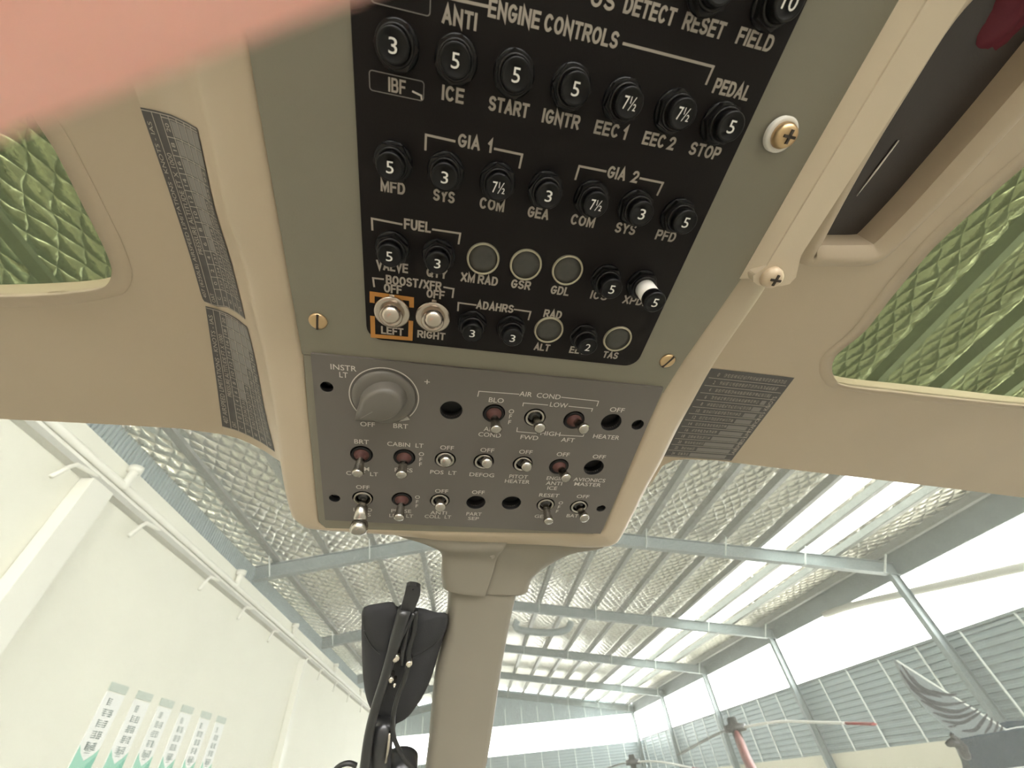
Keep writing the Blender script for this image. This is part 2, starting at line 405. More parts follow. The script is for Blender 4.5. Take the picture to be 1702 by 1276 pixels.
# purlins
order = ['first', 'second', 'third', 'fourth', 'fifth', 'sixth', 'seventh', 'eighth', 'ninth', 'tenth']
def purlin(x, side, i):
    z = Z(zroof(x)+.375); mb = MB()
    mb.box((x, (YB+YF)/2, z), (.06, YF-YB, .22)); mb.box((x+.07, (YB+YF)/2, z-.105), (.2, YF-YB, .012))
    o = mb.build('purlin', M['purlin'], origin=(x, YB, z))
    tag(o, f'galvanised purlin under the foil roof, {order[i]} from the ridge on the {side} slope', 'purlin', 'roof purlins')
for i, x in enumerate(PX): purlin(x, 'right', i)
for i, x in enumerate(PXL): purlin(x, 'left', i)

# rafters with their white fly braces
which = ['nearest', 'second', 'third', 'fourth', 'farthest']
def rafter(k):
    y = Y0 + k*DY
    r = empty('rafter', f'{which[k]} of the grey steel rafters crossing the hangar roof', 'rafter', 'hangar roof rafters', loc=(XRIDGE, y, Z(ZRIDGE)))
    og = (XRIDGE, y, Z(ZRIDGE))
    for nm, xa, xb in (('left_beam', XL-.1, XRIDGE), ('right_beam', XRIDGE, XR+.05)):
        mb = MB(); a = np.array((xa, y, Z(zroof(xa)))); b = np.array((xb, y, Z(zroof(xb))))
        mb.bar(a, b, .03, .44); d = unit(b-a); up = np.cross(np.cross(d, (0, 0, 1)), d)
        for s in (-1, 1): mb.bar(a+up*.22*s, b+up*.22*s, .24, .02)
        mb.build('beam', M['beam'], r, origin=og)
    for j, x in enumerate(PX[1::2] + PXL[1::2]):
        z = Z(zroof(x)); mb = MB()
        mb.bar((x, y-.10, z-.22), (x, y-.62, z+.24), .07, .012, up=(1, 0, 0))
        mb.build('fly_brace', M['seam'], r, origin=og)
for k in range(5): rafter(k)

# columns
def column(side, k, x):
    y = Y0 + k*DY; h = Z(zroof(x)-.2)
    mb = MB(); mb.box((0, 0, h/2), (.3, .02, h)); mb.box((-.15, 0, h/2), (.016, .2, h)); mb.box((.15, 0, h/2), (.016, .2, h))
    o = mb.build('column', M['beam']); o.location = (x, y, 0)
    tag(o, f'{which[k]} of the grey steel columns along the {side} hangar wall', 'column', f'{side} hangar columns')
for k in range(5):
    column('right', k, XR-.2); column('left', k, XL-.3)

# right wall: lower wall, ribbed cladding, clerestory above it
mb = MB().box((XR+.2, (YB+YF)/2, Z(0.0)/2), (.3, YF-YB, Z(0.0)))
st(mb.build('wall_right_lower', M['lowwall']), 'cream lower wall under the ribbed cladding on the right', 'wall')
def ribbed(name, zz, fn, label, pitch=.2, depth=.05):
    rows = []; z = zz[0]
    while z < zz[1]-1e-6:
        for dz, dx in ((0, 0), (.45, 0), (.55, 1), (.95, 1)):
            rows.append(fn(min(z+dz*pitch, zz[1]), dx*depth))
        z += pitch
    rows.append(fn(zz[1], 0)); o = MB().grid(rows, smooth=False).build(name, M['clad']); st(o, label, 'wall'); return o
ribbed('wall_right', (Z(0.0), Z(2.46)), lambda z, d: [(XR+.15-d, YF, z), (XR+.15-d, YB, z)], 'ribbed grey cladding below the bright clerestory on the right')
ribbed('wall_front_lower', (0, Z(2.35)), lambda z, d: [(XL-.6, YF+.1-d, z), (XR+.2, YF+.1-d, z)], 'ribbed grey cladding below the bright band of the end wall')
rows = []
for i in range(13):
    x = XL-.6 + (XR+.8-XL)*i/12; rows.append([(x, YF+.1, Z(4.35)), (x, YF+.1, Z(zroof(min(max(x, XL), XR))+.45))])
st(MB().grid(rows, smooth=False, flip=True).build('wall_front_gable', M['clad']), 'grey gable cladding above the bright band of the end wall', 'wall')
mb = MB()
for x in np.arange(-6, 16, 1.55): mb.box((x, YF+.04, Z(5.0)), (.05, .04, 1.2))
for x in np.arange(-6, 16, 1.55): mb.box((x, YF+.02, Z(1.0)), (.05, .05, 2.6))
st(mb.build('trim_1', M['seam']), 'pale vertical seams of the end wall cladding', 'trim')
mb = MB()
mb.box((XR+.1, (YB+YF)/2, Z(4.80)), (.10, YF-YB, .82)); mb.box((XR+.12, (YB+YF)/2, Z(2.47)), (.14, YF-YB, .08))
st(mb.build('trim_2', M['beam']), 'grey eave beam and sill along the right clerestory', 'trim')
mb = MB()
for y in np.arange(6.2, YF, 1.9): mb.box((XR+.07, y, Z(1.23)), (.05, .04, 2.44))
st(mb.build('trim_3', M['seam']), 'thin pale vertical seams on the right wall cladding', 'trim')
mb = MB().tube([(XR+.10, 7.0, Z(2.75)), (XR+.10, 11, Z(3.35)), (XR+.10, 14.4, Z(3.85)), (XR+.10, 17.2, Z(4.25)), (XR+.10, 19, Z(4.4))], .13, 10, 4)
tag(mb.build('brace', M['tray'], origin=(XR+.10, 7, Z(2.75))), 'pale brace rising across the clerestory past the nearest right column', 'brace')

# fittings on the white wall
def pilaster(y0, y1, top, label):
    o = MB().box((XL+.126, (y0+y1)/2, Z(top)/2), (.24, y1-y0, Z(top))).build('pilaster', M['whitepaint'], origin=(XL+.12, (y0+y1)/2, 0)); bevel(o, .01)
    tag(o, label, 'pilaster', 'white wall pilasters')
pilaster(6.8, 7.36, 4.6, 'near white pilaster on the left wall under the grey cable tray')
pilaster(20.1, 20.5, 4.5, 'far white pilaster on the left wall beyond the banners')
o = MB().box((XL+.096, 13.5, Z(4.66)), (.18, 69, .10)).build('cable_tray', M['tray'], origin=(XL+.09, 13.5, Z(4.66)))
tag(o, 'grey cable tray running along the left wall under the white pipes', 'tray')
for z, r, lb in ((4.92, .075, 'upper white pipe along the top of the left wall'), (4.77, .05, 'lower white pipe along the left wall just above the tray')):
    o = MB().tube([(XL+.1, -20, Z(z)), (XL+.1, 48, Z(z))], r, 12).build('pipe', M['whitepaint'], origin=(XL+.1, -20, Z(z)))
    tag(o, lb, 'pipe')
def hook(y, i):
    og = (XL+.2, y, Z(4.7))
    mb = MB().tube([(XL+.12, y+.25, Z(4.72)), (XL+.2, y-.05, Z(4.66)), (XL+.2, y-.36, Z(4.60)), (XL+.2, y-.44, Z(4.50)), (XL+.2, y-.58, Z(4.22))], .04, 8)
    tag(mb.build('hook', M['whitepaint'], origin=og), f'white bent wall hook under the cable tray, {order[i]} from the near pilaster', 'hook', 'wall hooks under the tray')
for i, y in enumerate((6.75, 8.9, 11.9, 14.3, 16.8, 20.9, 23.1, 26.0, 29.2, 33.0)): hook(y, i)
def clamp(y, i):
    og = (XL+.12, y, Z(5.05)); r = empty('pipe_clamp', f'white pipe clamp at the top of the left wall, {order[i]} from the near end', 'clamp', 'pipe clamps on the white wall', loc=og)
    MB().tube([(XL+.12, y, Z(4.85)), (XL+.12, y, Z(5.26))], .075, 10).build('stem', M['whitepaint'], r, origin=og)
    MB().tube([(XL+.12, y, Z(5.24)), (XL+.12, y, Z(5.36))], .13, 12).build('cap', M['whitepaint'], r, origin=og)
for i, y in enumerate((7.6, 13.1, 18.5, 25.4, 32.3)): clamp(y, i)

# banners on the white wall
def banner(i, y, w=.56):
    og = (XL+.02, y, Z(.3)); rnd = random.Random(40+i)
    r = empty('banner', ('nearest green-footed white banner on the left wall', 'second green-footed white banner on the left wall', 'third green-footed white banner on the left wall',
                         'fourth green-footed white banner on the left wall', 'fifth green-footed white banner on the left wall', 'farthest green-footed white banner on the left wall')[i],
              'banner', 'banners on the white wall', loc=og)
    fw = lambda a, b, c=.02: (XL+c, y+w/2-a*w, Z(b))      # a: 0..1 across (far to near), b: height
    def plate(name, poly, m, c0, c1):
        mb = MB(); n = len(poly)
        mb.add([fw(a, b, c1) for a, b in poly]+[fw(a, b, c0) for a, b in poly], [tuple(range(n))]+[(k, n+k, n+(k+1) % n, (k+1) % n) for k in range(n)])
        return mb.build(name, m, r, origin=og)
    plate('board', [(0, -.6), (0, 2.0), (1, 2.0), (1, -.6)], M['paper'], .001, .02)
    plate('header', [(0, 2.02), (0, 2.15), (1, 2.15), (1, 2.02)], M['header'], .001, .024)
    plate('footer', [(0, -.6), (0, 1.20), (.18, 1.12), (.5, 1.02), (.82, 1.12), (1, 1.22), (1, -.6)], M['greenlight'], .020, .026)
    plate('footer_wave', [(0, -.6), (0, 1.12), (.3, .98), (.62, .84), (1, .78), (1, -.6)], M['green'], .026, .029)
    mb = MB(); G = lambda a, b: fw(a, b, .023)
    for col, n, top in ((.36, 4, 1.76), (.64, 5, 1.92)):
        for k in range(n):
            cy = top-k*.16; h = .115; wd = .15
            for q in range(4):
                zz = cy-h*(q+.5)/4; a0 = col-wd*rnd.uniform(.6, 1); a1 = col+wd*rnd.uniform(.6, 1)
                mb.add([G(a0, zz-.006), G(a0, zz+.006), G(a1, zz+.006), G(a1, zz-.006)], [(0, 1, 2, 3)])
            for q in range(rnd.choice((1, 2, 2))):
                aa = col+rnd.uniform(-.1, .1)
                mb.add([G(aa-.018, cy-h), G(aa-.018, cy), G(aa+.018, cy), G(aa+.018, cy-h)], [(0, 1, 2, 3)])
    for q in range(4):
        zz = 1.22-q*.03; mb.add([G(.4, zz-.006), G(.4, zz+.006), G(.66, zz+.006), G(.66, zz-.006)], [(0, 1, 2, 3)])
    mb.build('lettering', M['inkgrey'], r, origin=og)
for i, y in enumerate((10.47, 11.38, 12.3, 13.26, 14.27, 15.2)): banner(i, y)

# ------------------------------------------------------------------ other helicopters in the hangar, seen low on the right
def at(px, py, dist): return CAM + unit(ray(px, py))*dist
def blade(mb, pts, w0, th=.05):
    pts = smooth_path(pts, 6); rows = []
    for i, p in enumerate(pts):
        d = unit(pts[min(i+1, len(pts)-1)]-pts[max(i-1, 0)]); s = unit(np.cross(d, (0, 0, 1))); u = np.cross(s, d); w = w0*min(1, .35+i/len(pts)*2)
        rows.append([p-s*w/2, p+u*th*.6, p+s*w/2, p-u*th*.4])
    mb.grid(rows, closed=True); n = len(rows)
    mb.add(rows[0], [(3, 2, 1, 0)]); mb.add(rows[-1], [(0, 1, 2, 3)]); return mb
hub = at(1222, 1211, 13.)
r = empty('rotor', 'rotor with white, grey and red drooping blades in front of the right wall', 'rotor', 'rotors of parked helicopters', loc=hub)
MB().lathe([(.0, -.3), (.10, -.3), (.10, -.06), (.24, -.05), (.24, .07), (.12, .09), (.1, .2), (0, .2)], 20).build('hub', M['darkmetal'], r)
def blades(hub, r, spec):
    for nm, pts, w, m, tip in spec:
        P = [hub]+[at(*p) for p in pts]
        b = blade(MB(), P, w).build('blade', M[m], r, origin=hub)
        if tip: blade(MB(), [P[-1]+unit(P[-1]-P[-2])*.01, P[-1]+unit(P[-1]-P[-2])*tip], w*1.05).build('blade_tip', M['bladered'], b, origin=hub)
blades(hub, r, [('a', [(1290, 1200, 12.6), (1340, 1200, 12.2), (1405, 1202, 11.8)], .24, 'bladewhite', .5),
                ('b', [(1196, 1218, 13.5), (1160, 1236, 14.2), (1128, 1254, 14.8)], .26, 'bladegrey', 0),
                ('c', [(1230, 1232, 12.0), (1242, 1262, 11.0), (1262, 1300, 10.0)], .17, 'bladered', 0)])
hub2 = at(1052, 1267, 19.)
r = empty('rotor', 'farther rotor with pale blades low beside the centre post', 'rotor', 'rotors of parked helicopters', loc=hub2)
MB().lathe([(.0, -.3), (.10, -.3), (.10, -.06), (.24, -.05), (.24, .07), (.12, .09), (.1, .2), (0, .2)], 20).build('hub', M['darkmetal'], r)
blades(hub2, r, [('a', [(1080, 1265, 18.6), (1110, 1268, 18.2), (1150, 1276, 18.)], .26, 'bladewhite', .4),
                 ('b', [(1030, 1270, 19.4), (1000, 1280, 20.)], .26, 'bladegrey', 0)])

# tail with feather artwork, low in the right corner
TD = 9.0
tq = Frame(at(1600, 1200, TD), ray(1672, 1213)-ray(1490, 1098), -np.array([MW[0, 1], MW[1, 1], MW[2, 1]]))
tl = lambda px, py: tq.loc(px, py)[:2]
r = empty('helicopter_tail', 'navy helicopter tail with dark feather artwork on its pale fin, lower right corner', 'tail', loc=tq.o)
fin = [(1490, 1098), (1545, 1133), (1610, 1174), (1672, 1213), (1680, 1230), (1600, 1232), (1577, 1212), (1560, 1198), (1540, 1180), (1520, 1156), (1505, 1132)]
MB().prism([tl(*p) for p in fin], -.06, 0, tq).build('fin', M['finpale'], r, origin=tq.o)
mb = MB(); stroke(mb, [tl(*p) for p in [(1490, 1097), (1545, 1132), (1610, 1173), (1672, 1212), (1690, 1208), (1712, 1206)]], .022, 0, lambda x, y: tq.w((x, y, .004)))
mb.build('fin_edge', M['seam'], r, origin=tq.o)
def feather(pts, w):
    P = [tl(*p) for p in pts]; Q = smooth_path([np.array((*p, 0)) for p in P], 6); n = len(Q); L = []; R = []
    for i in range(n):
        d = unit((Q[min(i+1, n-1)]-Q[max(i-1, 0)])[:2]); nn = np.array([-d[1], d[0]]); k = w*math.sin(math.pi*(.08+.86*i/(n-1)))**.8/2
        L.append(tq.w((*(Q[i][:2]+nn*k), .005))); R.append(tq.w((*(Q[i][:2]-nn*k), .005)))
    return MB().add(L+R, [(n+i, n+i+1, i+1, i) for i in range(n-1)]).build('feather', M['feather'], r, origin=tq.o)
for pts, w in (([(1495, 1112), (1512, 1136), (1535, 1150), (1565, 1158)], .075), ([(1498, 1104), (1520, 1134), (1550, 1150), (1590, 1156)], .07), ([(1515, 1122), (1528, 1140), (1548, 1150)], .05),
               ([(1548, 1146), (1570, 1153), (1590, 1153)], .05), ([(1512, 1141), (1540, 1162), (1570, 1170), (1605, 1166)], .085), ([(1530, 1163), (1560, 1177), (1590, 1182), (1615, 1172)], .09),
               ([(1550, 1183), (1578, 1191), (1605, 1188), (1625, 1178)], .085), ([(1565, 1197), (1595, 1201), (1615, 1192), (1630, 1182)], .08), ([(1575, 1207), (1585, 1206), (1590, 1204)], .05),
               ([(1598, 1214), (1620, 1212), (1632, 1198), (1640, 1186)], .09), ([(1636, 1218), (1645, 1205), (1648, 1192)], .07), ([(1650, 1219), (1656, 1208), (1657, 1198)], .06), ([(1660, 1218), (1664, 1211), (1665, 1204)], .05)):
    feather(pts, w*.62)
body = [(1592, 1228), (1620, 1222), (1672, 1213), (1690, 1209), (1760, 1204), (1800, 1330), (1625, 1330), (1612, 1276), (1603, 1256)]
o = MB().prism([tl(*p) for p in body], -.10, .02, tq).build('tail_boom', M['navy'], r, origin=tq.o); bevel(o, .02, 3)
mb = MB(); stroke(mb, [tl(1667, 1275), tl(1712, 1270)], .025, 0, lambda x, y: tq.w((x, y, .024))); mb.build('trim_line', M['seam'], r, origin=tq.o)
mb = MB(); mb.tube([tq.w((*tl(1570, 1236), .02)), tq.w((*tl(1582, 1228), .05)), tq.w((*tl(1596, 1246), .05)), tq.w((*tl(1602, 1256), .02))], [.02, .06, .06, .03], 10, 4)
mb.tube([tq.w((*tl(1578, 1218), .03)), tq.w((*tl(1590, 1234), .06)), tq.w((*tl(1598, 1250), .03))], [.03, .06, .04], 8, 4)
mb.build('tail_fitting', M['darkmetal'], r, origin=tq.o)
mb = MB().tube([at(860, 1030, 24), at(857, 1040, 24), at(866, 1047, 24), at(905, 1051, 24), at(940, 1047, 24), at(950, 1032, 24)], .16, 10, 5)
tag(mb.build('rail', M['beam'], origin=at(860, 1030, 24)), 'grey curved rail hanging below the roof just right of the centre post', 'rail')

# ================================================================== COCKPIT
FAi = FA.mat().inverted(); FBi = FB.mat().inverted()
A = lambda px, py, h=0.: FA.loc(px, py, h)
B = lambda px, py, h=0.: FB.loc(px, py, h)
CZ = -.050                                     # the headliner lies 50 mm above the breaker panel
# ---- console housing: rolled beige rim round the two panels
c0 = [(432, 180), (462, 350), (478, 440), (494, 530), (504, 590), (511, 680), (519, 760), (522, 790), (526, 835), (530, 868), (541, 878), (560, 879), (640, 881), (700, 883), (740, 885), (900, 887), (960, 888), (985, 888), (996, 886), (1003, 880), (1020, 840), (1040, 793), (1055, 758), (1078, 703), (1104, 645), (1135, 597), (1180, 530), (1225, 462), (1290, 356), (1395, 184)]
c2 = [(334, 212), (364, 345), (392, 430), (417, 530), (434, 600), (450, 680), (461, 755), (464, 783), (472, 824), (482, 858), (493, 870), (515, 879), (640, 889), (700, 896), (740, 902), (900, 909), (960, 913), (1000, 913), (1018, 910), (1032, 900), (1055, 858), (1080, 809), (1102, 771), (1129, 717), (1153, 674), (1190, 608), (1237, 539), (1277, 480), (1340, 370), (1440, 200)]
console_o = FA.o
con = empty('overhead_console', 'beige overhead console that carries the breaker panel and the switch panel', 'console', m=Matrix.Translation(FA.o))
P0 = [S(*p, 0.) for p in c0]; P2 = [S(*p, -.008) for p in c2]; cc = S(800, 600, 0)
back = FA.y; EXT = (.45, .30, .18, .09, .04)
ext = lambda Q: [Q[0]+back*e for e in EXT]+Q
P0 = ext(P0); P2 = ext(P2); P0 = ext(P0[::-1])[::-1]; P2 = ext(P2[::-1])[::-1]
rows = []
def shell(i, a, z): return P0[i]+(P2[i]-P0[i])*a
Q0 = []; Q1 = []; Q2 = []; Q3 = []; Q4 = []; Qi = []
for i in range(len(P0)):
    d = P2[i]-P0[i]
    Qi.append(P0[i]-FA.z*.004)
    Q0.append(P0[i]); Q1.append(P0[i]+d*.22+FA.z*.0015); Q2.append(P0[i]+d*.62+FA.z*.0012); Q3.append(P2[i])
    out = unit(d-FA.z*(d @ FA.z)); Q4.append(P2[i]+out*.003-FA.z*.012)
Q5 = [p-FA.z*.055+unit(P2[i]-P0[i])*.002 for i, p in enumerate(Q4)]
R_ = [smooth_path(q, 4) for q in (Qi, Q0, Q1, Q2, Q3, Q4, Q5)]
o = MB().grid(R_, flip=False).build('housing', M['beige'], con, origin=FA.o); modsub(o, 1)

# ---- grey face plate round the breaker panel, and the step down to the switch plate
xl, xr = A(410, 60)[0], A(1350, 256)[0]
fa0 = A(507, 585)[1]
blk = [A(610, 540)[0], A(612, 560)[1], A(1330, 17)[0], .30]
f = rrect(blk[0]+.002, blk[1]+.002, blk[2]-.002, blk[3]-.002, .009)
yl, yr = A(503, 588)[1], A(1102, 652)[1]
plate = [(xl, .45), (xl, yl), (A(800, 612)[0], A(800, 612)[1]), (A(1110, 638)[0], yr), (A(1135, 597)[0]+.001, A(1135, 597)[1]), (xr, A(1225, 462)[1]), (xr, .45)]
fp = MB().prism(plate, -.004, .0004, None).build('face_plate', M['plate'], con); fp.matrix_local = Matrix.Translation(-FA.o) @ FA.mat()
# grey backing behind the switch plate
bk0 = [B(504, 590)[:2], B(511, 680)[:2], B(519, 760)[:2], B(526, 835)[:2], B(530, 868)[:2], B(541, 878)[:2], B(700, 883)[:2], B(985, 888)[:2], B(1003, 880)[:2], B(1040, 793)[:2], B(1078, 703)[:2], B(1108, 640)[:2]]
bp = MB().prism(bk0, -.030, -.012).build('backing_plate', M['plate'], con); bp.matrix_local = Matrix.Translation(-FA.o) @ FB.mat()
rim = MB().prism(bk0, -.0135, -.0005, None, holes=[[B(515, 590)[:2]+np.array((.002, -.002)), B(541, 866)[:2]+np.array((.003, .003)), B(996, 884)[:2]+np.array((-.003, .003)), B(1102, 646)[:2]+np.array((-.003, -.002))]])
rp = rim.build('inner_rim', M['plate'], con); rp.matrix_local = Matrix.Translation(-FA.o) @ FB.mat()

def screw_head(parent, fr, inv, p, r, h, m, phillips=False, washer=None, name='screw', label=None, rz=0.):
    base = Matrix.Translation(-Vector(inv)) @ fr.mat() @ T(p[0], p[1], p[2]) if inv is not None else T(p[0], p[1], p[2])
    mb = MB().lathe([(r, 0), (r, h*.45), (r*.85, h*.85), (r*.5, h), (.0001, h*1.03)], 28)
    o = mb.build(name, M[m], parent); o.matrix_local = base @ Matrix.Rotation(rz, 4, 'Z')
    s = MB()
    if phillips:
        s.box((0, 0, h*1.0), (r*1.05, r*.22, h*.3)); s.box((0, 0, h*1.0), (r*.22, r*1.05, h*.3))
    else: s.box((0, 0, h*.72), (r*.24, r*1.92, h*.72))
    s.build('slot', M['slot'], o)
    if washer:
        w = MB().lathe([(washer, -.001), (washer, .0016), (washer*.9, .0022), (r*.8, .0022), (r*.8, -.001)], 32, cap=False)
        o2 = w.build('washer', M['washer'], o); o2.location = (0, 0, -p[2]+.0005) if False else (0, 0, -h*.2)
    if label: o['label'] = label
    return o
pxm = lambda px, py: A(px+1, py)[0]-A(px, py)[0]
screw_head(con, FA, FA.o, A(529, 533, .0004), 15.5*pxm(529, 533), .0022, 'brass', label='brass slotted screw left of the breaker panel', rz=-.12)
screw_head(con, FA, FA.o, A(1109, 599, .0004), 12.5*pxm(1109, 599), .0022, 'brass', label='brass slotted screw right of the breaker panel', rz=-.45)
s_ = screw_head(con, FA, FA.o, A(1299, 224, .004), 18.5*pxm(1297, 224), .0065, 'brass', phillips=True, washer=25*pxm(1297, 224), label='brass cross-head screw on a white washer')

# ---- circuit breaker panel
cbp = empty('circuit_breaker_panel', 'black circuit breaker panel with white lettering and push-pull breakers', 'breaker panel', m=FA.mat())
o = MB().prism(rrect(blk[0], blk[1], blk[2], blk[3], .010), .0, .0018).build('panel_plate', M['black'], cbp); bevel(o, .0006, 2)
TZ = .0021
TA = lambda px, py: A(px, py, TZ)
ink = MB()
def cap(mb, fr, s, px, py, wpx, h, z, bold, sp=None):
    p = fr.loc(px, py, z); k = fr.loc(px+.5, py+.5*(.2), z)-fr.loc(px-.5, py-.5*(.2), z)
    w = wpx*math.hypot(k[0], k[1])
    if bold > .01: block_text(mb, s, p[0], p[1], w, h, z, .00118)
    else: put_text(mb, s, p[0], p[1], w, h, z, bold)
HB = .0061
for s, px, py, w in (('US', 1003, -1, 40), ('DETECT', 1081, 18, 86), ('RESET', 1171, 43, 69), ('FIELD', 1256, 66, 60), ('ANTI', 764, 30, 58), ('ENGINE CONTROLS', 923, 41, 218), ('PEDAL', 1217, 149, 60),
                     ('ICE', 753, 157, 37), ('START', 846, 178, 67), ('IGNTR', 933, 198, 62), ('EEC 1', 1016, 216, 54), ('EEC 2', 1096, 234, 53), ('STOP', 1172, 251, 50),
                     ('GIA  1', 790, 238, 57), ('GIA  2', 1036, 290, 51), ('MFD', 653, 311, 41), ('SYS', 738, 326, 36), ('COM', 818, 340, 41), ('GEA', 895, 354, 35), ('COM', 969, 367, 39), ('SYS', 1040, 380, 33), ('PFD', 1107, 392, 32),
                     ('FUEL', 694, 375, 45), ('VALVE', 652, 443, 53), ('QTY', 726, 454, 34), ('BOOST/XFR', 688, 470, 92), ('OFF', 653, 480, 30), ('OFF', 724, 489, 30), ('LEFT', 652, 550, 37), ('RIGHT', 717, 557, 46),
                     ('XM RAD', 797, 464, 61), ('GSR', 866, 473, 32), ('GDL', 931, 483, 30), ('ICS', 996, 491, 27), ('XPDR', 1058, 500, 42), ('ADAHRS', 823, 510, 61), ('RAD', 919, 522, 29), ('ALT', 901, 577, 25), ('ELT', 960, 582, 25), ('TAS', 1015, 590, 24)):
    cap(ink, FA, s, px, py, w, HB, TZ, .022)
ink.build('lettering', M['ink'], cbp)
def brk(pts, w=.0011, m='ink', fr=FA, z=TZ, parent=None):
    mb = MB(); stroke(mb, [fr.loc(*p, z) for p in pts], w, z); return mb.build('bracket_line', M[m], parent or cbp)
for b in ([(700, -16), (761, 0), (812, 11)], [(1035, 72), (1186, 111), (1173, 141)], [(707, 250), (708, 224), (757, 235)], [(821, 247), (868, 257), (863, 280)], [(956, 299), (963, 276), (1008, 285)], [(1063, 296), (1102, 304), (1092, 325)],
          [(619, 383), (618, 363), (669, 373)], [(718, 381), (765, 388), (762, 406)], [(622, 477), (620, 462), (638, 464)], [(737, 477), (754, 480), (752, 495)], [(761, 517), (762, 503), (792, 507)], [(854, 514), (882, 518), (878, 532)]):
    brk(b)
for b, hgt in (([(618.5, 503), (618.5, 488), (684, 497), (684, 511)], 0), ([(619, 525), (620, 558), (682, 563), (683, 533)], 0)):
    brk(b, .0030, 'orange')
# IBF stickers
def sticker(quad, txt=None):
    q = [A(*p, .0024) for p in quad]; mb = MB(); c = sum(q)/4
    xs = [p[0] for p in q]; ys = [p[1] for p in q]; x0, x1, y0, y1 = np.mean([xs[0], xs[3]]), np.mean([xs[1], xs[2]]), np.mean([ys[2], ys[3]]), np.mean([ys[0], ys[1]])
    st_ = MB().prism(rrect(x0, y0, x1, y1, .0015), .0018, .0024).build('sticker', M['black'], cbp)
    fr_ = MB().prism(rrect(x0, y0, x1, y1, .0015), .0024, .0026, holes=[rrect(x0+.0004, y0+.0004, x1-.0004, y1-.0004, .0012)]).build('sticker_edge', M['cell'], st_)
    if txt:
        mb = MB(); p = A(660, 143, .0026); block_text(mb, txt, p[0], p[1], .0080, .0056, .0027, .0009); mb.build('lettering', M['ink'], st_)
        mb = MB(); stroke(mb, [(x1-.0055, y0+.0032), (x1-.0012, y0+.0022), (x1-.0010, y0+.0006)], .0008, .0027); mb.build('torn_edge', M['inkwhite'], st_)
sticker([(613, 116), (706, 134), (704, 167), (614, 152)], 'IBF')
sticker([(615, -32), (717, -12), (715, 25), (617, 8)])

# breakers: tip pixel, how far the button stands out, rating, label
def hexagon(r, z0, z1, rot=0.):
    return MB().prism([(r*math.cos(math.radians(60*k)+rot), r*math.sin(math.radians(60*k)+rot)) for k in range(6)], z0, z1)
def breaker_parts():
    prof = [(.0094, .0018), (.0098, .0022), (.0098, .0034), (.0090, .0040)]
    col = MB().lathe(prof, 36)
    nut = hexagon(.0097, .0038, .0076)
    nut.lathe([(.0080, .0076), (.0080, .0092), (.0074, .0098), (.0070, .0096)], 30)
    return col, nut
proto = {}
def breaker(px, py, rate, label, h=.0155, band=False, rot=0.):
    p = A(px, py, h)
    o = bpy.data.objects.new('circuit_breaker', proto['col']); COL.objects.link(o); o.parent = cbp; o.matrix_local = T(p[0], p[1], 0); o['label'] = label
    n = bpy.data.objects.new('hex_nut', proto['nut']); COL.objects.link(n); n.parent = o; n.rotation_euler = (0, 0, rot)
    k = bpy.data.objects.new('button', proto['btn']); COL.objects.link(k); k.parent = o; k.location = (0, 0, h)
    if band:
        MB().lathe([(.0062, .0090), (.0062, h-.0079)], 24).build('white_band', M['whiteband'], o)
    mb = MB(); put_text(mb, rate, 0, 0, .0036 if len(rate) == 1 else .0066, .0056, h+.0003, .002, slant=.0); q = mb.build('numeral', M['numeral'], o)
c_, n_ = breaker_parts()
a_ = c_.build('circuit_breaker', M['bakelite']); proto['col'] = a_.data; bpy.data.objects.remove(a_)
a_ = n_.build('hex_nut', M['nut']); proto['nut'] = a_.data; bpy.data.objects.remove(a_)
a_ = MB().lathe([(.0056, -.0080), (.0064, -.0066), (.0068, -.0014), (.0067, -.0005), (.0062, 0), (.0055, -.0001), (.0052, -.0006), (.0001, -.0005)], 36).build('button', M['bakelite']); proto['btn'] = a_.data; bpy.data.objects.remove(a_)
for i, (px, py, rt, lb, h) in enumerate(((653, 76, '3', 'breaker marked 3 above the IBF sticker', .0155), (757, 101, '5', 'breaker marked 5 between ANTI and ICE', .0155), (858, 125, '5', 'breaker marked 5 above START', .0155), (957, 148, '5', 'breaker marked 5 above IGNTR', .0155),
        (1047, 172, '7½', 'breaker marked 7½ above EEC 1', .0155), (1136, 190, '7½', 'breaker marked 7½ above EEC 2', .0155), (1216, 211, '5', 'breaker marked 5 between PEDAL and STOP', .0155),
        (1203, -25, '5', 'breaker above RESET cut by the top of the photo', .0155), (1314, 3, '10', 'breaker marked 10 above FIELD', .0155),
        (648, 278, '5', 'breaker marked 5 above MFD', .0155), (739, 295, '3', 'breaker marked 3 above SYS under GIA 1', .0155), (829, 312, '7½', 'breaker marked 7½ above COM under GIA 1', .0155), (912, 326, '3', 'breaker marked 3 above GEA', .0155),
        (991, 341, '7½', 'breaker marked 7½ above COM under GIA 2', .0155), (1067, 356, '3', 'breaker marked 3 above SYS under GIA 2', .0155), (1140, 370, '5', 'breaker marked 5 above PFD', .0155),
        (647, 426, '5', 'breaker marked 5 at VALVE', .0155), (727, 438, '3', 'breaker marked 3 at QTY', .0155), (1017, 481, '5', 'breaker marked 5 at ICS', .0175),
        (785, 554, '3', 'left breaker under ADAHRS', .0155), (852, 562, '3', 'right breaker under ADAHRS', .0155), (977, 577, '2', 'breaker marked 2 at ELT', .0165))):
    breaker(px, py, rt, lb, h, rot=.35*i)
breaker(1089, 503, '5', 'pulled breaker with a white band at XPDR', .0285, band=True)

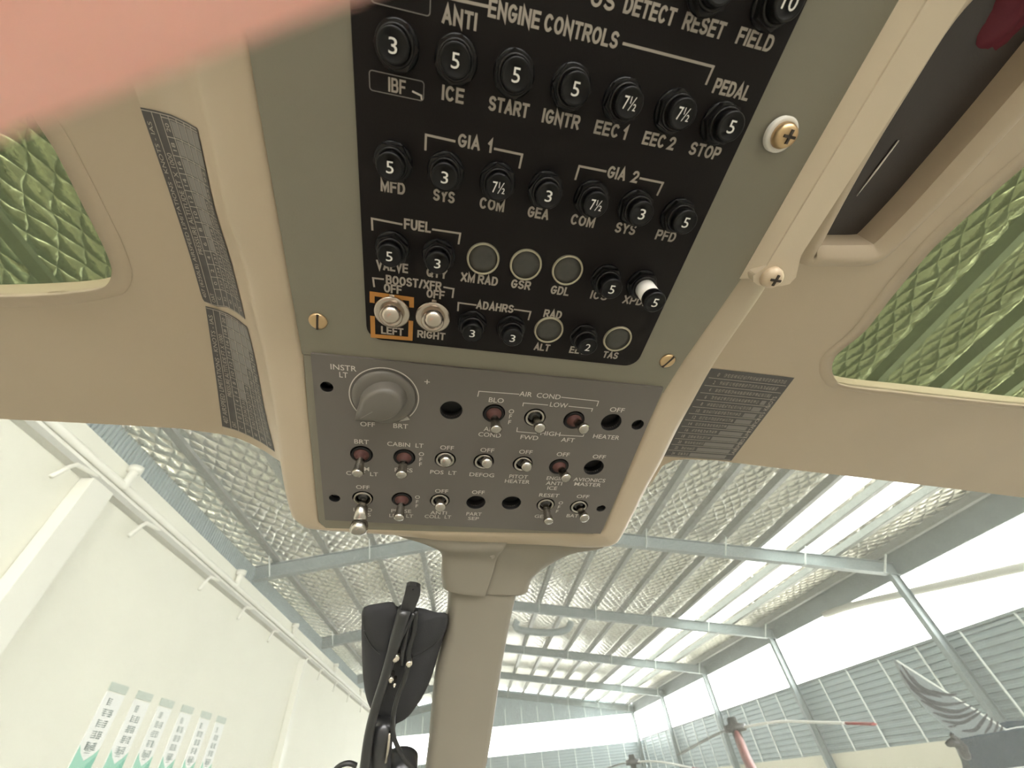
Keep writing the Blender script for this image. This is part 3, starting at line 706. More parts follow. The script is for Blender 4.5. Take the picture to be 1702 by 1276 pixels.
# blanking plugs
def plug(px, py, rpx, lb):
    p = A(px, py, .002); r = rpx*pxm(px, py)
    o = MB().lathe([(r*.9, .0010), (r*.9, .0026), (r*.5, .0030), (.0001, .0031)], 36).build('blanking_plug', M['plug'], cbp); o.location = (p[0], p[1], 0); o['label'] = lb
    MB().lathe([(r*1.02, .0017), (r*1.0, .0032), (r*.94, .0036), (r*.88, .0028)], 40, cap=False).build('rim', M['plugrim'], o)
for px, py, r_, lb in ((803, 430, 27, 'round blank above XM RAD'), (874, 440, 26.5, 'round blank above GSR'), (943, 449, 25.5, 'round blank above GDL'), (912, 548, 24, 'round blank between RAD and ALT'), (1026, 563, 23, 'round blank above TAS')):
    plug(px, py, r_, lb)

# boost switches: domed nickel toggles pointing at the seats
def boost(px, py, tx, ty, lb):
    p = A(px, py, .002); q = A(tx, ty, .019)
    o = MB().lathe([(.0112, .0018), (.0116, .0024), (.0116, .0034), (.0110, .0042), (.0090, .0046), (.0080, .0044)], 40).build('boost_switch', M['boostnickel'], cbp); o.location = (p[0], p[1], 0); o['label'] = lb
    MB().lathe([(.0074, .004), (.0074, .0085), (.0066, .0092), (.0058, .0092), (.0050, .0082), (.0044, .0060)], 36, cap=False).build('bushing', M['boostnickel'], o)
    d = np.array([q[0]-p[0], q[1]-p[1], .017]); L = np.linalg.norm(d)
    m = Vector(d).to_track_quat('Z', 'Y').to_matrix().to_4x4()
    l = MB().lathe([(.0030, 0.), (.0034, L*.4), (.0050, L*.75), (.0057, L*.9), (.0052, L*.98), (.0032, L*1.05), (.0001, L*1.08)], 32).build('lever', M['boostnickel'], o); l.matrix_local = Matrix.Translation((0, 0, .002)) @ m
    k = MB().box((0, .0112, .0026), (.003, .004, .0012)).build('keyway_tab', M['boostnickel'], o)
boost(652, 518, 650, 523, 'nickel boost switch between OFF and LEFT in the orange frame')
boost(720, 526, 721, 530, 'nickel boost switch between OFF and RIGHT')

# ---- switch panel
swp = empty('switch_panel', 'grey switch panel with toggles and a rotary dimmer below the breaker panel', 'switch panel', m=FB.mat())
ZP = .0025
BB = lambda px, py, z=ZP: B(px, py, z)
pxb = lambda px, py: BB(px+1, py)[0]-BB(px, py)[0]
tog = [(601, 755, 594, 789, 1, 'instrument toggle at BRT and CKPT LT'), (672, 760, 667, 791, 1, 'toggle at CABIN LT and PASS'), (740, 764, 741, 766, 0, 'toggle above POS LT pointing at the seats'),
       (804, 767, 810, 769, 0, 'toggle above DEFOG pointing at the seats'), (869, 771, 876, 775, 0, 'toggle above PITOT HEATER pointing at the seats'), (929, 775, 942, 796, 1, 'toggle at ENGINE ANTI ICE'),
       (821, 687, 825, 716, 1, 'toggle at BLO and AIR COND'), (889, 694, 898, 713, 0, 'toggle above FWD'), (954, 698, 972, 714, 1, 'toggle above AFT'),
       (668, 830, 663, 862, 1, 'toggle at PULSE LDG LT'), (731, 832, 732, 843, 0, 'toggle above ANTI COLL LT'), (907, 839, 912, 868, 0, 'toggle at RESET and GEN'), (962, 842, 972, 862, 0, 'toggle above BATT')]
holes = []; RT = .0098
for t in tog: holes.append((BB(t[0], t[1]), RT*.93))
holes.append((BB(603, 828), RT*.93))
blanks = [(750, 682, 19), (1016, 702, 17), (987, 777, 16.5), (791, 835, 16), (850, 836, 16)]
for px, py, r_ in blanks: holes.append((BB(px, py), r_*pxb(px, py)))
scr = [(543, 643, 11), (1060, 706, 10), (556, 828, 9.5), (999, 845, 7.5)]
for px, py, r_ in scr: holes.append((BB(px, py), r_*pxb(px, py)))
quad = [BB(515, 586)[:2], BB(541, 862)[:2], BB(997, 886)[:2], BB(1104, 642)[:2]]
quad = [(BB(516, 587)[0], 0.0), (BB(540, 862)[0], BB(540, 864)[1]), (BB(999, 885)[0], BB(1000, 887)[1]), (BB(1104, 642)[0], 0.0)]
o = MB().prism(quad, -.0025, ZP, holes=[circ(h[0][0], h[0][1], h[1]) for h in holes]).build('light_plate', M['switchplate'], swp); bevel(o, .0005, 2, 60)
for h, r_ in holes:
    o = MB().lathe([(r_*1.06, -.0085), (r_*1.06, -.0026), (r_*1.001, -.0024), (r_*.985, .0020)], 32, cap=False).lathe([(r_*1.06, -.0085), (.0001, -.0084)], 32, cap=False).build('hole_lining', M['holeblack'], swp); o.location = (h[0], h[1], 0)
for px, py, r_ in scr:
    r_ = r_*pxb(px, py); p = BB(px, py)
    o = MB().lathe([(r_*.8, -.008), (r_*.8, -.0035), (r_*.5, -.0025), (.0001, -.0022)], 20).build('recessed_screw', M['nut'], swp); o.location = (p[0], p[1], 0)
sink = MB(); HS = .0045; TZB = ZP+.0004
def capb(s, px, py, w, h=HS): cap(sink, FB, s, px, py, w, h, TZB, .006)
for s, px, py, w in (('INSTR', 571, 611, 43), ('LT', 571, 623, 14), ('OFF', 611, 705, 24), ('BRT', 666, 708, 24), ('BLO', 825, 665, 24), ('AIR', 814, 713, 19), ('COND', 814, 722.5, 36), ('AIR  COND', 898, 657, 66),
                     ('LOW', 929, 673, 28), ('HIGH', 915, 720.5, 31), ('FWD', 880, 727, 28), ('AFT', 944, 731, 21), ('OFF', 1026, 681, 23), ('HEATER', 1008, 726, 41), ('BRT', 601, 734, 24), ('DIM', 603, 779, 21), ('CKPT  LT', 602, 787, 52),
                     ('CABIN  LT', 674, 739, 59), ('PASS', 671, 781, 29), ('OFF', 743, 744, 22), ('POS  LT', 737, 785, 42), ('OFF', 810, 748, 22), ('DEFOG', 801, 789, 39), ('OFF', 874, 751, 21), ('PITOT', 862, 792, 29), ('HEATER', 860, 800, 39),
                     ('OFF', 936, 755, 20), ('ENGINE', 926, 795, 32), ('ANTI', 921, 803, 25), ('ICE', 918, 811, 15), ('OFF', 996, 759, 20), ('AVIONICS', 980, 797.5, 49), ('MASTER', 977, 805, 41), ('OFF', 603, 809.5, 22),
                     ('LAND', 603, 847, 30), ('LTS', 606, 855, 20), ('PULSE', 667, 849, 32), ('LDG  LT', 667, 857, 38), ('OFF', 734, 816, 21), ('ANTI', 729, 852, 26), ('COLL  LT', 728, 858.5, 42), ('OFF', 795, 818, 20), ('PART', 788, 854, 24), ('SEP', 787, 861.5, 17),
                     ('RESET', 913, 823, 31), ('GEN', 900, 858, 21), ('OFF', 969, 825, 19), ('BATT', 955, 857, 24)):
    capb(s, px, py, w)
for pts in ([(850, 683), (848.5, 691.5), (847, 701)], [(700.5, 754), (699.5, 763), (699, 771)], [(694, 825.5), (693.5, 833), (693, 840)], [(932, 835), (929, 842), (926, 849)]):
    for ch, q in zip('OFF', pts): p = BB(*q); put_text(sink, ch, p[0], p[1], None, .0041, TZB, .006)
p = BB(710, 634); stroke(sink, [(p[0]-.002, p[1]), (p[0]+.002, p[1])], .0007, TZB); stroke(sink, [(p[0], p[1]-.002), (p[0], p[1]+.002)], .0007, TZB)
sink.build('lettering', M['inkwhite'], swp)
for b in ([(794, 659), (796, 650), (863, 655)], [(933, 660), (995, 666.5), (992, 675)], [(869, 675), (870, 669.5), (911, 673)], [(945, 675), (985, 679), (983, 684)], [(860, 710), (859, 717), (892, 720)], [(931, 723), (969, 725), (972, 719)]):
    brk(b, .0007, 'inkwhite', FB, TZB, swp)
# dimmer: printed arc with arrow, skirted pointer knob
dc = BB(639, 659); R0 = (BB(697, 664)-BB(582, 652))[0]/2
mb = MB(); stroke(mb, [(dc[0]+R0*math.cos(math.radians(a)), dc[1]+R0*math.sin(math.radians(a))) for a in range(236, -46, -6)], .0008, TZB)
a1 = math.radians(-44); e = np.array([dc[0]+R0*math.cos(a1), dc[1]+R0*math.sin(a1)]); tdir = unit(np.array([math.sin(a1), -math.cos(a1)])+np.array([-.35, 0])); nd = np.array([-tdir[1], tdir[0]])
mb.add([(*(e-nd*.0026), TZB), (*(e+nd*.0026), TZB), (*(e+tdir*.0085), TZB)], [(0, 2, 1)]); mb.add([(*(e-nd*.0026), TZB), (*(e+nd*.0026), TZB), (*(e+tdir*.0085), TZB)], [(0, 1, 2)])
mb.build('dial_arc', M['inkwhite'], swp)
kb = MB().lathe([(.0232, ZP), (.0232, ZP+.002), (.0222, ZP+.0032), (.0195, ZP+.0040)], 48).build('dimmer_knob', M['knobgrey'], swp); kb.location = (dc[0], dc[1], 0); kb['label'] = 'grey rotary dimmer knob pointing at OFF'
# tapered fluted grip with a pointer nose towards OFF
tip = BB(598, 692, ZP+.010); pd = unit((tip-dc)[:2]); pa = math.atan2(pd[1], pd[0])
prof = []
def grip_outline(r, nose): 
    out = []
    for k in range(40):
        a = 2*math.pi*k/40; d = abs((a+math.pi) % (2*math.pi)-math.pi)
        rr = r*(1+.10*math.cos(2*a)) ; rr = rr + nose*max(0, 1-d/.55)**1.6
        out.append((rr*math.cos(a+pa), rr*math.sin(a+pa)))
    return out
rows = [[(x, y, z) for x, y in grip_outline(r_, ns)] for r_, ns, z in ((.0165, .006, ZP+.0035), (.0158, .0080, ZP+.006), (.0145, .0090, ZP+.0105), (.0138, .0085, ZP+.0125), (.0115, .004, ZP+.0132), (.0002, 0, ZP+.0132))]
g = MB().grid(rows, closed=True).build('grip', M['knobgrey'], kb); 
mb = MB(); stroke(mb, [np.array(pd)*.008, np.array(pd)*.0190], .0006, ZP+.0136); mb.build('pointer_line', M['cell'], kb)

for bx, by, tx, ty, red, lb in tog:
    p = BB(bx, by, .001); q = BB(tx, ty, .0175)
    o = MB().lathe([(RT*.86, -.006), (RT*.86, .0012), (RT*.78, .0022), (RT*.66, .0022), (RT*.60, .0012), (RT*.58, -.004)], 32, cap=False).build('toggle_switch', M['nut' if red else 'steel'], swp); o.location = (p[0], p[1], 0); o['label'] = lb
    d = np.array([q[0]-p[0], q[1]-p[1], .0190]); L = np.linalg.norm(d); m = Vector(d).to_track_quat('Z', 'Y').to_matrix().to_4x4()
    MB().lathe([(RT*.74, -.004), (RT*.72, .0016), (RT*.56, .0022), (.0044, .0034), (.0034, .0052)] if red else [(RT*.60, -.004), (RT*.5, -.001), (.0034, .0012)], 28).build('boot', M['redboot' if red else 'darkmetal'], o)
    l = MB().lathe([(.0024, 0), (.0031, L*.30), (.0040, L*.72), (.0046, L*.84), (.0049, L*.92), (.0043, L*1.0), (.0024, L*1.05), (.0001, L*1.06)], 28).build('lever', M['steel'], o); l.matrix_local = Matrix.Translation((0, 0, -.0015)) @ m
# the long locking toggle
p = BB(603, 828, .001); q = BB(594, 893, .030)
o = MB().lathe([(RT*.86, -.006), (RT*.86, .0012), (RT*.78, .0022), (RT*.66, .0022), (RT*.60, .0012), (RT*.58, -.004)], 32, cap=False).build('toggle_switch', M['steel'], swp); o.location = (p[0], p[1], 0); o['label'] = 'long nickel locking toggle at the lower left corner'
d = np.array([q[0]-p[0], q[1]-p[1], .029]); L = np.linalg.norm(d); m = Vector(d).to_track_quat('Z', 'Y').to_matrix().to_4x4()
MB().lathe([(RT*.60, -.004), (RT*.5, -.001), (.0034, .0012)], 28).build('boot', M['darkmetal'], o)
l = MB().lathe([(.0030, 0), (.0034, L*.22), (.0050, L*.28), (.0055, L*.33), (.0058, L*.60), (.0052, L*.62), (.0052, L*.64), (.0064, L*.66), (.0074, L*.76), (.0074, L*.88), (.0058, L*.97), (.0030, L*1.0), (.0001, L*1.005)], 32).build('lever', M['steel'], o); l.matrix_local = Matrix.Translation((0, 0, -.0015)) @ m

# ---- headliner, left of the console
cL = [(234, 178), (281, 315), (316, 423), (337, 496), (342, 508), (357, 610), (370, 708), (372, 722)]
cM = [(285, 190), (322, 310), (355, 415), (378, 510), (385, 560), (400, 640), (415, 724), (418, 738)]
cR = [(328, 212), (357, 345), (383, 430), (408, 530), (425, 600), (440, 680), (457, 750), (461, 764)]
zL, zM, zR = CZ, CZ+.004, CZ+.016
HL = [FA.hit(*p, zL)[0] for p in cL]; HM = [FA.hit(*p, zM)[0] for p in cM]; HR = [FA.hit(*p, zR)[0] for p in cR]
HL, HM, HR = ext(HL), ext(HM), ext(HR)
HW = ext([S(*p, -.0105)+FA.x*.0035 for p in c2[:8]])
HX = [a+(b-a)*.55-FA.z*.0035+FA.x*.001 for a, b in zip(HR, HW)]
SL, SM, SR, SX, SW = [smooth_path(q, 6) for q in (HL, HM, HR, HX, HW)]
hl = MB()
SLM = [a+(b-a)*.5+FA.z*-.0012 for a, b in zip(SL, SM)]; SMR = [a+(b-a)*.5-FA.z*.001 for a, b in zip(SM, SR)]
hl.grid([SL, SLM, SM, SMR, SR, SX, SW], flip=False)
hole_l = [A(*p, CZ)[:2] for p in [(20, 80), (60, 185), (100, 250), (140, 330), (175, 400), (189, 435), (191, 452), (184, 468), (165, 478), (100, 486), (0, 490), (-200, 488), (-500, 480), (-600, 440), (-560, 300), (-420, 100), (-200, 20)]]
hole_l = [tuple(p[:2]) for p in smooth_path([np.array((*p, 0)) for p in hole_l+[hole_l[0]]], 4)[:-1]]
left_edge = [FA.to(p)[:2] for p in SL]
left = left_edge + [A(300, 712, CZ)[:2], A(200, 706, CZ)[:2], A(100, 701, CZ)[:2], A(0, 696, CZ)[:2], A(-300, 684, CZ)[:2], A(-800, 660, CZ)[:2], np.array((A(-800, 660, CZ)[0], left_edge[0][1]))]
hl.prism(left, CZ, CZ, FA, holes=[hole_l])
# right of the console
rec = [A(*p, CZ)[:2] for p in [(1340, 431), (1400, 431), (1440, 430), (1458, 426), (1476, 413), (1500, 390), (1540, 350), (1585, 302), (1650, 232), (1715, 160), (1790, 75), (1860, -5), (1900, -60), (1880, -90), (1760, -100), (1660, -60), (1580, 20), (1500, 145), (1420, 280)]]
hole_r = [A(*p, CZ)[:2] for p in [(1702, 268), (1640, 322), (1556, 399), (1523, 435), (1476, 492), (1433, 547), (1393, 580), (1382, 594), (1379, 612), (1386, 628), (1404, 639), (1494, 650), (1602, 662), (1702, 672), (1900, 690), (2100, 700), (2220, 670), (2260, 560), (2200, 300), (2080, 130), (1900, 130)]]
hole_r = [tuple(p[:2]) for p in smooth_path([np.array((*p, 0)) for p in hole_r+[hole_r[0]]], 4)[:-1]]
rec_s = [tuple(p[:2]) for p in smooth_path([np.array((*p, 0)) for p in rec+[rec[0]]], 4)[:-1]]
e0 = [A(*p, CZ)[:2] for p in [(1080, 809), (1100, 775), (1118, 765), (1140, 763), (1190, 765), (1263, 774), (1409, 791), (1592, 813), (1702, 827), (2000, 868), (2500, 930)]]
top = left_edge[0][1]
xin = [A(1060, 809, CZ)[:2], A(1120, 680, CZ)[:2], np.array((.190, -.13)), np.array((.193, -.05)), np.array((.195, .05)), np.array((.195, top))]
right = xin[::-1] + e0 + [np.array((e0[-1][0], top))]
right = right
hl.prism(right[::1] if True else right, CZ, CZ, FA, holes=[rec_s, hole_r])
o = hl.build('ceiling', M['beige'], origin=FA.o); solid(o, .010, -1); bevel(o, .002, 2, 50); st(o, 'beige moulded cockpit headliner round the overhead console', 'ceiling')
# skylight reveals and panes
def skylight(n, hole, lb):
    c = np.mean(hole, 0); H = [np.array(p) for p in hole]; ins = [p+(c-p)/np.linalg.norm(c-p)*.003 for p in H]
    lip = [p-(c-p)/np.linalg.norm(c-p)*.010 for p in H]
    r = empty(f'window_{n}', lb, 'window', kind='structure', loc=FA.w((c[0], c[1], CZ))); og = FA.w((c[0], c[1], CZ))
    w = lambda P, z: [FA.w((p[0], p[1], z)) for p in P]
    MB().grid([w(lip, CZ+.0002), w(H, CZ+.0035), w(H, CZ-.003), w(ins, CZ-.011)], closed=True).build('window_frame', M['beige'], r, origin=og)
    MB().prism([tuple(p) for p in ins], CZ-.0135, CZ-.011, FA).build('pane', M['greenglass'], r, origin=og)
skylight(1, hole_l, 'green-tinted overhead skylight left of the console')
skylight(2, hole_r, 'green-tinted overhead skylight right of the console')
# recessed pocket beside the right trim rail
c = np.mean(rec_s, 0); H = [np.array(p) for p in rec_s]
def inset(k, z): return [FA.w((*(p+(c-p)*k), z)) for p in H]
og = FA.w((c[0], c[1], CZ)); pk = empty('storage_pocket', 'dark recessed pocket in the headliner beside the right trim rail', 'pocket', loc=og)
def off(d, z):
    out = []; n = len(H)
    for i, p in enumerate(H):
        t = unit(H[(i+1) % n]-H[i-1]); nn = np.array([-t[1], t[0]]); nn = nn if nn @ (c-p) > 0 else -nn
        out.append(FA.w((*(p+nn*d), z)))
    return out
MB().grid([off(-.006, CZ+.0002), off(-.002, CZ+.003), off(.003, CZ+.003), off(.010, CZ-.004)], closed=True).build('rim', M['beige'], pk, origin=og)
wl_ = MB().grid([off(.010, CZ-.004), off(.012, CZ-.022)], closed=True).build('side_wall', M['beige'], pk, origin=og)
pf = [FA.to(p)[:2] for p in off(.0115, 0)]
MB().prism([tuple(p) for p in pf], CZ-.028, CZ-.022, FA).build('floor_panel', M['pocket'], pk, origin=og)
mb = MB().tube([FA.hit(1424, 326, CZ-.021)[0], FA.hit(1458, 281, CZ-.021)[0], FA.hit(1494, 233, CZ-.021)[0]], [.0002, .0007, .0005], 8, 3); mb.build('crease_highlight', M['washer'], pk, origin=og)  # highlight along the pocket crease painted as a white sliver

# ---- trim rail on the right
ZB = .010
l0 = [(1228, 465), (1350, 256), (1433, 124), (1511, 0), (1560, -78)]
l1 = [(1266, 432), (1387, 256), (1453, 151), (1554, 0), (1604, -78)]
l2 = [(1340, 440), (1363, 395), (1427, 286), (1480, 203), (1621, 0)]
rail = empty('trim_rail', 'beige trim rail screwed along the right edge of the console', 'rail', m=Matrix.Translation(S(1300, 400, ZB)))
og = S(1300, 400, ZB)
e1 = [A(*p, ZB) for p in l1]; L0 = A(1228, 465, 0); L3 = A(1511, 0, 0)
sx0 = A(1350, 256, .0015)[0]; sx1 = A(1387, 256, ZB)[0]; sx2 = A(1460, 232, ZB)[0]; yb = A(1290, 474, ZB)[1]; yt = .45
# cross-section: bevel on the console side, flat main face, thin outer edge
face = [(sx1, A(1262, 440, ZB)[1])] + [A(*p, ZB)[:2] for p in ((1252, 458), (1252, 468), (1260, 474), (1275, 477), (1300, 477), (1315, 474), (1326, 463))] + [(sx2, A(1346, 428, ZB)[1]), (sx2, yt), (sx1, yt)]
fm = MB().prism(face, -.03, ZB, FA)
fm.v = [tuple(np.array(v)-FA.z*(.07*max(0., FA.to(v)[0]-sx1)*(1 if FA.to(v)[2] > 0 else 0))) for v in fm.v]
o = fm.build('face_strip', M['railbeige'], rail, origin=og); bevel(o, .003, 4)
b0 = [(sx0, yb+.010, .0006), (sx0, yt, .0006)]
bv = MB(); 
bv.add([FA.w(p) for p in ((sx0, A(1229, 464, 0)[1], .0006), (sx0, yt, .0006), (sx1+.0005, yt, ZB-.0006), (sx1+.0005, A(1254, 464, ZB)[1], ZB-.0006), (sx0, A(1229, 464, 0)[1], -.02), (sx0, yt, -.02), (sx1+.0005, yt, -.02), (sx1+.0005, A(1254, 464, ZB)[1], -.02))],
       [(0, 3, 2, 1), (4, 5, 6, 7), (0, 1, 5, 4), (1, 2, 6, 5), (2, 3, 7, 6), (3, 0, 4, 7)])
o = bv.build('bevel_strip', M['railbeige'], rail, origin=og); bevel(o, .0008, 2)
sc_ = screw_head(rail, FA, og, A(1280, 459, ZB-.0003), 16*pxm(1278, 458), .006, 'screwpaint', phillips=True)

# ---- airspeed placards
def placard(name, rows_, label, nlon, ncol, text, shade_from=None, right=False):
    """rows_: grid of world points, [across][along]"""
    og = rows_[0][0]
    r = empty('placard', label, 'placard', 'airspeed limitation placards', loc=og)
    R0 = np.array(rows_); nc, nl = R0.shape[:2]
    def P(u, v, h):
        a = u*(nc-1); b = v*(nl-1); i = min(int(a), nc-2); j = min(int(b), nl-2); a -= i; b -= j
        return (R0[i, j]*(1-a)*(1-b)+R0[i+1, j]*a*(1-b)+R0[i, j+1]*(1-a)*b+R0[i+1, j+1]*a*b)+FA.z*h
    n1, n2 = 14, 30
    o = MB().grid([[P(i/n1, j/n2, .0006) for j in range(n2+1)] for i in range(n1+1)]).build('film', M['placard'], r, origin=og)
    return r, P, og
def resamp(Q, v0, v1, n):
    Q = np.array(Q); d = np.r_[0, np.cumsum(np.linalg.norm(np.diff(Q, axis=0), axis=1))]; s = np.linspace(v0, v1, n)
    return np.array([[np.interp(x, d, Q[:, k]) for k in range(3)] for x in s])
def arclen_at(Q, p):
    Q = np.array(Q); d = np.r_[0, np.cumsum(np.linalg.norm(np.diff(Q, axis=0), axis=1))]; return d[np.argmin(np.linalg.norm(Q-p, axis=1))]
curves = [SL, SLM, SM, SMR, SR]
def between(pa, pb, n=24):
    """part of the fillet between two sets of start and end points (one pair per edge curve)"""
    out = []
    for k, Q in enumerate(curves):
        f_ = k/4; a = FA.hit(*pa[k], [zL, zL, zM, (zM+zR)/2, zR][k])[0]; b = FA.hit(*pb[k], [zL, zL, zM, (zM+zR)/2, zR][k])[0]
        out.append(resamp(Q, arclen_at(Q, a), arclen_at(Q, b), n))
    return out
rA = between([(234, 178), (258, 183), (285, 190), (305, 200), (328, 212)], [(340, 503), (358, 505), (378, 512), (395, 522), (409, 534)])
rB = between([(342, 509), (360, 512), (379, 519), (396, 529), (411, 541)], [(370, 708), (392, 714), (415, 724), (436, 736), (456, 750)])
def table(r, P, og, title, sub, cols):
    ln = MB(); tx = MB(); cl = MB(); Hh = .0010
    g = lambda u, v: P(u, v, Hh)
    def seg(u0, v0, u1, v1, w):
        n = 10
        for i in range(n):
            a = (u0+(u1-u0)*i/n, v0+(v1-v0)*i/n); b = (u0+(u1-u0)*(i+1)/n, v0+(v1-v0)*(i+1)/n)
            if abs(u1-u0) > abs(v1-v0): q = [(a[0], a[1]-w), (a[0], a[1]+w), (b[0], b[1]+w), (b[0], b[1]-w)]
            else: q = [(a[0]-w, a[1]), (a[0]+w, a[1]), (b[0]+w, b[1]), (b[0]-w, b[1])]
            qq = [g(*x) for x in q]; nn = np.cross(qq[1]-qq[0], qq[2]-qq[0])
            ln.add(qq if nn @ FA.z > 0 else qq[::-1], [(0, 1, 2, 3)])
    def word(s, u, v, du, dv):          # reads along -v (from front to back), letters' height across u
        G, F_, asp = glyphs(s, .0)
        pts = [P(u-(p[1]-.5)*du, v-(p[0]-.5)*dv, Hh+.0001) for p in G]
        tx.add(pts, F_)
    us = [.16, .30, .44, .58, .72, .86]
    for u in us: seg(u, .01, u, .99, .006)
    for j in range(cols+1): seg(.30, .02+.86*j/cols, .99, .02+.86*j/cols, .0018)
    seg(.01, .008, .99, .008, .002); seg(.01, .992, .99, .992, .002)
    word(title, .085, .5, .085, .90); word(sub, .23, .42, .08, .50)
    for j in range(cols):
        word(str(2*(cols-1-j)), .37, .02+.86*(j+.5)/cols, .07, .035 if 2*(cols-1-j) > 9 else .02)
        for q, u in enumerate((.51, .65, .79, .93)):
            v = .02+.86*(j+.5)/cols; lim = cols-2-2*q
            if j < lim-1:
                w = .42*.86/cols; qq = [P(u-.055, v-w, Hh-.0002), P(u-.055, v+w, Hh-.0002), P(u+.055, v+w, Hh-.0002), P(u+.055, v-w, Hh-.0002)]
                nn = np.cross(qq[1]-qq[0], qq[2]-qq[0]); cl.add(qq if nn @ FA.z > 0 else qq[::-1], [(0, 1, 2, 3)])
            else: word(str(140-7*q-3*(cols-j)), u, v, .06, .05)
    word('OAT', .23, .94, .07, .06); word('C', .37, .94, .07, .02)
    for q, u in enumerate((.51, .65, .79, .93)): word(str((52, 40, 20, 0)[q]), u, .94, .06, .03)
    cl.build('hatched_cells', M['cell'], r, origin=og); ln.build('table_lines', M['ink'], r, origin=og); tx.build('lettering', M['ink'], r, origin=og)
r, P_, og = placard('a', rA, 'upper black airspeed placard on the headliner left of the console', 0, 0, '')
table(r, P_, og, '407 (6250LB) AIRSPEED LIMITATIONS - KNOTS - IAS', 'PRESSURE ALTITUDE FT X 1000', 11)
r, P_, og = placard('b', rB, 'lower black airspeed placard by the front edge of the headliner on the left', 0, 0, '')
table(r, P_, og, '407 AIRSPEED LIMITATIONS - KNOTS - IAS', 'PRESSURE ALTITUDE FT X 1000', 11)
# right placard, flat
qd = [FA.hit(*p, CZ)[0] for p in ((1178, 611), (1320, 627), (1215, 765), (1098, 757))]
rr = [[qd[0]+(qd[1]-qd[0])*u+((qd[3]-qd[0])*(1-u)+(qd[2]-qd[1])*u)*v for v in np.linspace(0, 1, 6)] for u in np.linspace(0, 1, 5)]
og = rr[0][0]; r, P_, og = placard('c', rr, 'grey tabulated placard on the headliner right of the console', 0, 0, '')
tx = MB(); ln = MB(); cl = MB(); rnd = random.Random(5); H_ = .0010
for j in range(13):
    v = .03+.075*j
    for k in range(20):
        u = .22+.037*k
        if u > .9-.05*max(0, j-1) and 0 < j: break
        G, F_, asp = glyphs(str(rnd.randint(60, 149)), 0.); tx.add([P_(u+(p[0]-.5)*.026, v+.018-(p[1]-.5)*.034, H_) for p in G], F_)
    G, F_, asp = glyphs(str(j*2), 0.); tx.add([P_(.14+(p[0]-.5)*.02*len(str(j*2)), v+.018-(p[1]-.5)*.034, H_) for p in G], F_)
    q = [P_(.05, v+.052, H_), P_(.97, v+.052, H_), P_(.97, v+.057, H_), P_(.05, v+.057, H_)]; ln.add(q[::-1] if np.cross(q[1]-q[0], q[2]-q[0]) @ FA.z < 0 else q, [(0, 1, 2, 3)])
for s, u, v, du, dv in (('AIRSPEED LIMITATIONS - KNOTS', .94, .55, .05, .7),):
    G, F_, asp = glyphs(s, 0.); tx.add([P_(u-(p[1]-.5)*du, v-(p[0]-.5)*dv, H_) for p in G], F_)
for j in range(2, 13):
    u0 = .92-.05*(j-1); q = [P_(u0, .03+.075*j, H_-.0002), P_(.88, .03+.075*j, H_-.0002), P_(.88, .075+.075*j, H_-.0002), P_(u0, .075+.075*j, H_-.0002)]
    cl.add(q[::-1] if np.cross(q[1]-q[0], q[2]-q[0]) @ FA.z < 0 else q, [(0, 1, 2, 3)])
cl.build('hatched_cells', M['cell'], r, origin=og); ln.build('table_lines', M['ink'], r, origin=og); tx.build('lettering', M['ink'], r, origin=og)

# ---- windshield centre post with its two fairings
dP = unit(ray(454, 3370)); nP = unit(np.cross(dt, dP)); nP = nP if nP @ ray(800, 1100) < 0 else -nP      # nP faces the seats
pc = S(800, 905, -.012) - nP*.010
FP = Frame(pc, dt, -unit(dP-dt*(dP @ dt)))
if FP.z @ nP < 0: raise SystemExit('post frame')
Pp = lambda px, py, h=0.: FP.loc(px, py, h)
la, lb_ = [(753, 930), (746, 985), (741, 1056), (725, 1121), (717, 1186), (709, 1276), (690, 1430), (633, 1900)], [(872, 930), (863, 985), (848, 1056), (836, 1121), (826, 1186), (812, 1276), (782, 1430), (705, 1900)]
rows = []
for a, b in zip(la, lb_):
    a = Pp(*a); b = Pp(*b); y = (a[1]+b[1])/2; w = b[0]-a[0]
    prof = []
    for u, z in ((.02, -.045), (.0, -.02), (.01, -.010), (.06, -.003), (.14, .0), (.5, .0012), (.88, .0), (.96, -.003), (.995, -.010), (1.0, -.02), (.98, -.045)):
        prof.append(FP.w((a[0]+w*u, y, z)))
    rows.append(prof)
rows = list(map(list, zip(*[smooth_path(c_, 3) for c_ in zip(*rows)])))
post_o = rows[0][5]
o = MB().grid(rows, closed=True, flip=True).build('windshield_post', M['shadebeige'], origin=post_o); tag(o, 'beige windshield centre post running down from the console', 'post')
def fairing(top_, bot_, name, lb, h0, h1, lift):
    n = max(len(top_), len(bot_)); rows = []
    return
def sheet(outline_rows, name, lb, th=.004):
    """rows of (px, py, lift) from console to post"""
    R = []
    for row in outline_rows:
        R.append([FP.hit(px, py, h)[0] for px, py, h in row])
    R = [smooth_path(q, 4) for q in R]; R = list(map(list, zip(*[smooth_path(c_, 4) for c_ in zip(*R)])))
    o = MB().grid(R, flip=True).build(name, M['shadebeige'], origin=R[0][0]); solid(o, th, -1); bevel(o, .001, 2, 50)
    tag(o, lb, 'fairing', 'post fairings'); return o
hA = .021
